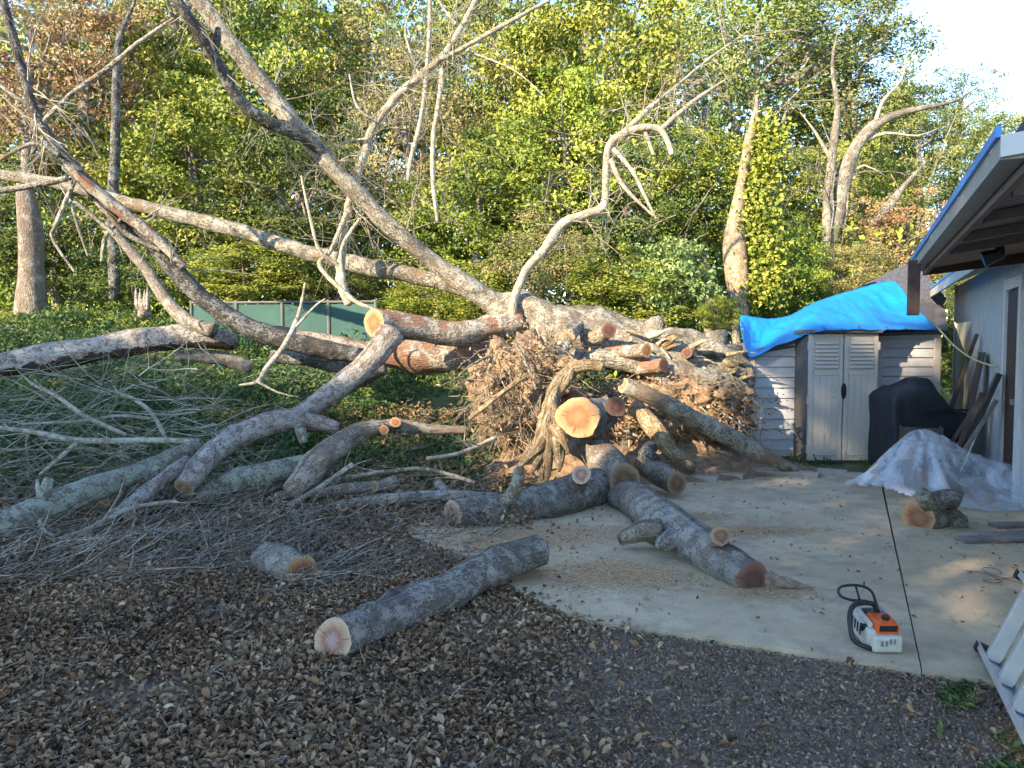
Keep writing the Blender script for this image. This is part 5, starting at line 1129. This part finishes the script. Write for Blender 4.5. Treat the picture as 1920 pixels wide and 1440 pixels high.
while len(C) < 2600:
    y = 2.2 + 6 * random.random() ** 1.2; x = random.uniform(-.72, .4) * (y + .6)
    if random.random() > 1 - sstep(-1.3, 1.4, x - .25 * (y - 3)) or in_slab(Vector((x, y, 0)), .05): continue
    C.append((x, y, terrain(x, y) + random.uniform(.02, .05)))
C = np.array(C); tag(link('leaf_litter', leaves_mesh('leaf_litter', C, .046 * np.exp(np.clip(rng.normal(size=len(C)) * .2, -.4, .3)), (0, 0, 1.8), rng.beta(1.6, 2.2, len(C)) * .8, .48, .35, .6, .5, 17, True), 'litter', origin=(0, 0, 0)), kind='stuff')
# loose bits on the slab
C = [tuple(S(random.uniform(.05, 5.6), random.uniform(-1.1, 2.4), .046)) for _ in range(420)]
tag(link('slab_debris', leaves_mesh('slab_debris', np.array(C), .034, (0, 0, 1.2), rng.uniform(0, .6, len(C)), .45, .5, .6, .3, 6), 'litter', origin=(0, 0, 0)), kind='stuff')
# sawdust
C = []
for (px, py, sx_, sy_, n_) in [(1160, 1075, .34, .20, 5200), (930, 1010, .34, .2, 4200), (1060, 1000, .3, .22, 2500), (1390, 995, .34, .10, 2600), (760, 1200, .16, .12, 900), (810, 1235, .12, .10, 900), (1440, 1110, .18, .1, 1100), (1300, 970, .22, .14, 1300)]:
    p = G(px, py, .042)
    for _ in range(int(n_ * 1.3)):
        x, y = p.x + random.gauss(0, sx_), p.y + random.gauss(0, sy_); C.append((x, y, (.043 if in_slab(Vector((x, y, 0))) else .02) + random.uniform(0, .003)))
C = np.array(C)
tag(link('sawdust', leaves_mesh('sawdust', C, .016, (0, 0, 3.0), rng.uniform(0, 1, len(C)), .7, .05, .35, 0, 8), 'sawdust', origin=(0, 0, 0)), kind='stuff')
# weeds and ferns at the left
C = []; 
for _ in range(95000):
    y = random.uniform(7.9, 15.5); x = random.uniform(-.75, .1) * y + .4
    dens = .35 + .9 * noise.noise(Vector((x * .55, y * .55, 7)))
    if y < 8.6: dens *= .5
    if random.random() > dens + .15: continue
    h = .08 + .75 * abs(noise.noise(Vector((x * .9, y * .9, 2)))) * sstep(8, 9.5, y); C.append((x, y, terrain(x, y) + random.random() * h))
C = np.array(C)
tag(link('weeds', leaves_mesh('weeds', C, .085, (0, -.2, .75), np.clip(rng.beta(1.6, 2.2, len(C)), 0, 1), .42, .4, .7, -.2, 9), 'weed', origin=(0, 0, 0)), kind='stuff')
C = []
for _ in range(34000):
    y = random.uniform(10.4, 17.5); x = random.uniform(-.74, .06) * y
    if random.random() < sstep(10.4, 12.6, y + noise.noise(Vector((x, y, 3)) * .7) * 2 - (1.9 if x < -2.6 else 0)): C.append((x, y, terrain(x, y) + .03 + random.random() * (.12 + .25 * abs(noise.noise(Vector((x, y, 0)))))))
C = np.array(C); tag(link('grass', leaves_mesh('grass', C, .085, (-.2, -.5, .5), rng.beta(1.8, 2.0, len(C)), .3, .3, .8, -.2, 12), 'grass', origin=(0, 0, 0)), kind='stuff')
C = []
for _ in range(1900):
    p = G(random.uniform(1760, 1990), random.uniform(1285, 1470)); dn = noise.noise(p * 4.0)
    if dn > -.08 + .25 * random.random(): C.append((p.x, p.y, random.random() * .03))
for (px, py) in [(1500, 868), (1530, 875), (1650, 876), (1690, 880)]:
    p = G(px, py)
    for _ in range(120): C.append((p.x + random.gauss(0, .16), p.y + random.gauss(0, .08), abs(random.gauss(0, .06))))
C = np.array(C)
tag(link('grass', leaves_mesh('grass', C, .07, (0, -.2, .5), rng.uniform(.3, 1, len(C)), .25, .3, .8, -.2, 10), 'weed', origin=(0, 0, 0)), kind='stuff')

# ---------------------------------------------------------------- brushwood
bl_ = []
def brush(n, pxr, pyr, dirx, length, rr, zmax, depth=0):
    for _ in range(n):
        p = G(random.uniform(*pxr), random.uniform(*pyr)); p.z = max(terrain(p.x, p.y), 0) + random.random() ** 2 * zmax + .012
        a = random.gauss(*dirx); spray(p, Vector((math.cos(a), math.sin(a), random.gauss(.03, .28))), random.uniform(*length), random.uniform(*rr), depth, bl_, .34, 1)
brush(700, (-60, 620), (930, 1120), (.9, .7), (.2, .8), (.003, .009), .12, 1)
mid_brush = len(bl_)
brush(900, (330, 930), (850, 1020), (.3, .9), (.15, .6), (.002, .006), .28, 1)
brush(330, (-80, 560), (830, 960), (.7, .9), (.3, 1.0), (.004, .010), .4, 1)
brush(150, (400, 900), (1010, 1150), (.6, .7), (.15, .5), (.002, .005), .05, 1)
brush(420, (-100, 950), (1080, 1480), (.6, 1.2), (.05, .24), (.0018, .0042), .05, 0)
brush(60, (700, 1500), (1240, 1440), (.3, 1.2), (.05, .18), (.0016, .003), .015, 0)
random.shuffle(bl_); h_ = len(bl_) // 2
tag(link('brushwood', polylines_mesh('brushwood', bl_[:h_]), 'twig_dark', origin=(0, 0, 0)), kind='stuff'); tag(link('brushwood', polylines_mesh('brushwood', bl_[h_:]), 'twig', origin=(0, 0, 0)), kind='stuff')
bl_ = []
for _ in range(170):
    px, py = random.uniform(-120, 460), random.uniform(690, 900); d = random.uniform(7.4, 9.0); p = W(px, py, d); p.z = max(p.z, terrain(p.x, p.y) + .05)
    a = random.gauss(.35, .7) + (math.pi if random.random() < .5 else 0); spray(p, Vector((math.cos(a), math.sin(a) * .5, random.gauss(.08, .35))), random.uniform(.4, 1.1), random.uniform(.003, .009), 2, bl_, .3, 2)
tag(link('brushwood', polylines_mesh('brushwood', bl_), 'twig_mint', origin=(0, 0, 0)), kind='stuff')
def stick(rows, mat, label, forks=3, cat='branch', group=None):
    P = chain(rows); me, _, _ = wood_tube(P, 8, step=.06, rough=.05, lump=.08); o = link('dead_branch', me, mat); tag(o, label, cat, group)
    L_ = []
    for _ in range(forks):
        i = random.randint(0, len(P) - 2); p = P[i][0].lerp(P[i + 1][0], random.random()); dd = (P[i + 1][0] - P[i][0]).normalized() + rvec(.5); dd.z = abs(dd.z) * .5
        spray(p, dd, random.uniform(.2, .5), P[i][1] * .55, 1, L_, .25, 1)
    if L_: tag(link('side_twigs', polylines_mesh('side_twigs', L_), mat, o), kind='stuff')
    return o
stick([(372, 828, 5, 7.7), (290, 826, 6, 7.6), (150, 826, 6, 7.5), (60, 810, 5, 7.4), (-20, 800, 4, 7.3)], 'twig_mint', 'long pale green branch stretched level over the weeds at the left', 5)
stick([(145, 830, 4, 7.5), (110, 860, 4, 7.3), (75, 890, 3, 7.2)], 'twig_mint', 'forked pale twig dropping from the level green branch', 2)
stick([(310, 820, 4, 7.9), (285, 775, 4, 7.9), (250, 748, 4, 8.0), (215, 735, 3, 8.1)], 'twig_mint', 'curved pale twig rising from the level green branch', 3)
stick([(235, 815, 4, 7.8), (160, 780, 4, 7.8), (110, 745, 4, 7.9), (60, 720, 3, 8.0)], 'twig_mint', 'slanting pale branch fanning up through the brush at the left', 5)
stick([(285, 785, 3, 8.2), (220, 780, 3, 8.2), (150, 790, 3, 8.1), (40, 795, 2, 8.0)], 'twig_mint', 'thin pale twig above the level green branch', 4)
stick([(0, 1050, 5, 5.9), (80, 1022, 6, 6.0), (160, 996, 6, 6.2), (240, 955, 5, 6.5), (330, 940, 4, 6.6)], 'twig', 'long grey branch sweeping from the left edge under the mossy log', 4)
stick([(-10, 1150, 5), (60, 1110, 6), (130, 1075, 7), (200, 1050, 6), (265, 1008, 5)], 'twig', 'long grey branch lying in leaves near the left edge', 5)
stick([(345, 1030, 4), (440, 990, 5), (500, 970, 5, 6.8), (590, 920, 5, 6.9), (660, 870, 4, 7.0)], 'twig', 'straight grey stick slanting up across the bent brown log', 3)
stick([(45, 1185, 3), (75, 1150, 4), (100, 1110, 4)], 'twig', 'short grey stick in the leaves below the left edge branch', 1)
stick([(410, 1095, 3), (450, 1065, 3), (490, 1030, 3), (540, 995, 3)], 'twig', 'thin grey stick just left of the orange faced log end', 2)
stick([(420, 1098, 4), (460, 1112, 4), (505, 1128, 3)], 'twig_mint', 'forked pale twig on the leaves left of the orange faced log end', 3)
stick([(455, 1180, 4), (530, 1172, 5), (590, 1145, 4), (640, 1120, 3)], 'twig', 'grey branch lying beside the end of the foremost log', 4)
stick([(868, 1250, 3), (895, 1215, 4), (925, 1178, 4), (935, 1165, 3)], 'twig', 'crooked grey stick on the mulch in front of the foremost log', 1)
stick([(1150, 1308, 4), (1210, 1318, 4), (1280, 1328, 4), (1370, 1350, 3)], 'twig', 'long thin grey stick on the bare mulch in the foreground', 3)
stick([(575, 1330, 3), (620, 1310, 3), (650, 1300, 3), (668, 1330, 2)], 'twig', 'small forked grey stick on leaves below the foremost log', 2)
stick([(500, 1290, 3), (520, 1310, 3), (535, 1335, 2)], 'twig_mint', 'short pale twig on leaves left of the small forked stick', 0)
stick([(395, 1205, 3), (425, 1225, 3), (470, 1205, 2)], 'twig', 'bent grey twig lying on brown leaves', 1)
stick([(205, 1135, 3), (222, 1155, 3), (222, 1180, 2)], 'twig_mint', 'short curled pale twig on leaves at the left', 0)
stick([(890, 905, 4, 7.3), (800, 880, 4, 7.4), (720, 885, 4, 7.3), (650, 895, 4, 7.2)], 'twig_dark', 'dark thin branch in the brush behind the long thin grey branch', 4)
stick([(930, 820, 4, 8.0), (860, 850, 4, 7.8), (800, 860, 4, 7.7)], 'twig', 'grey stick slanting out of the root plate over the brush', 2)
stick([(70, 900, 3, 6.6), (72, 930, 4, 6.4), (75, 985, 4, 6.2), (100, 1005, 3, 6.1)], 'twig_mint', 'hooked pale twig hanging in front of the mossy log', 1)
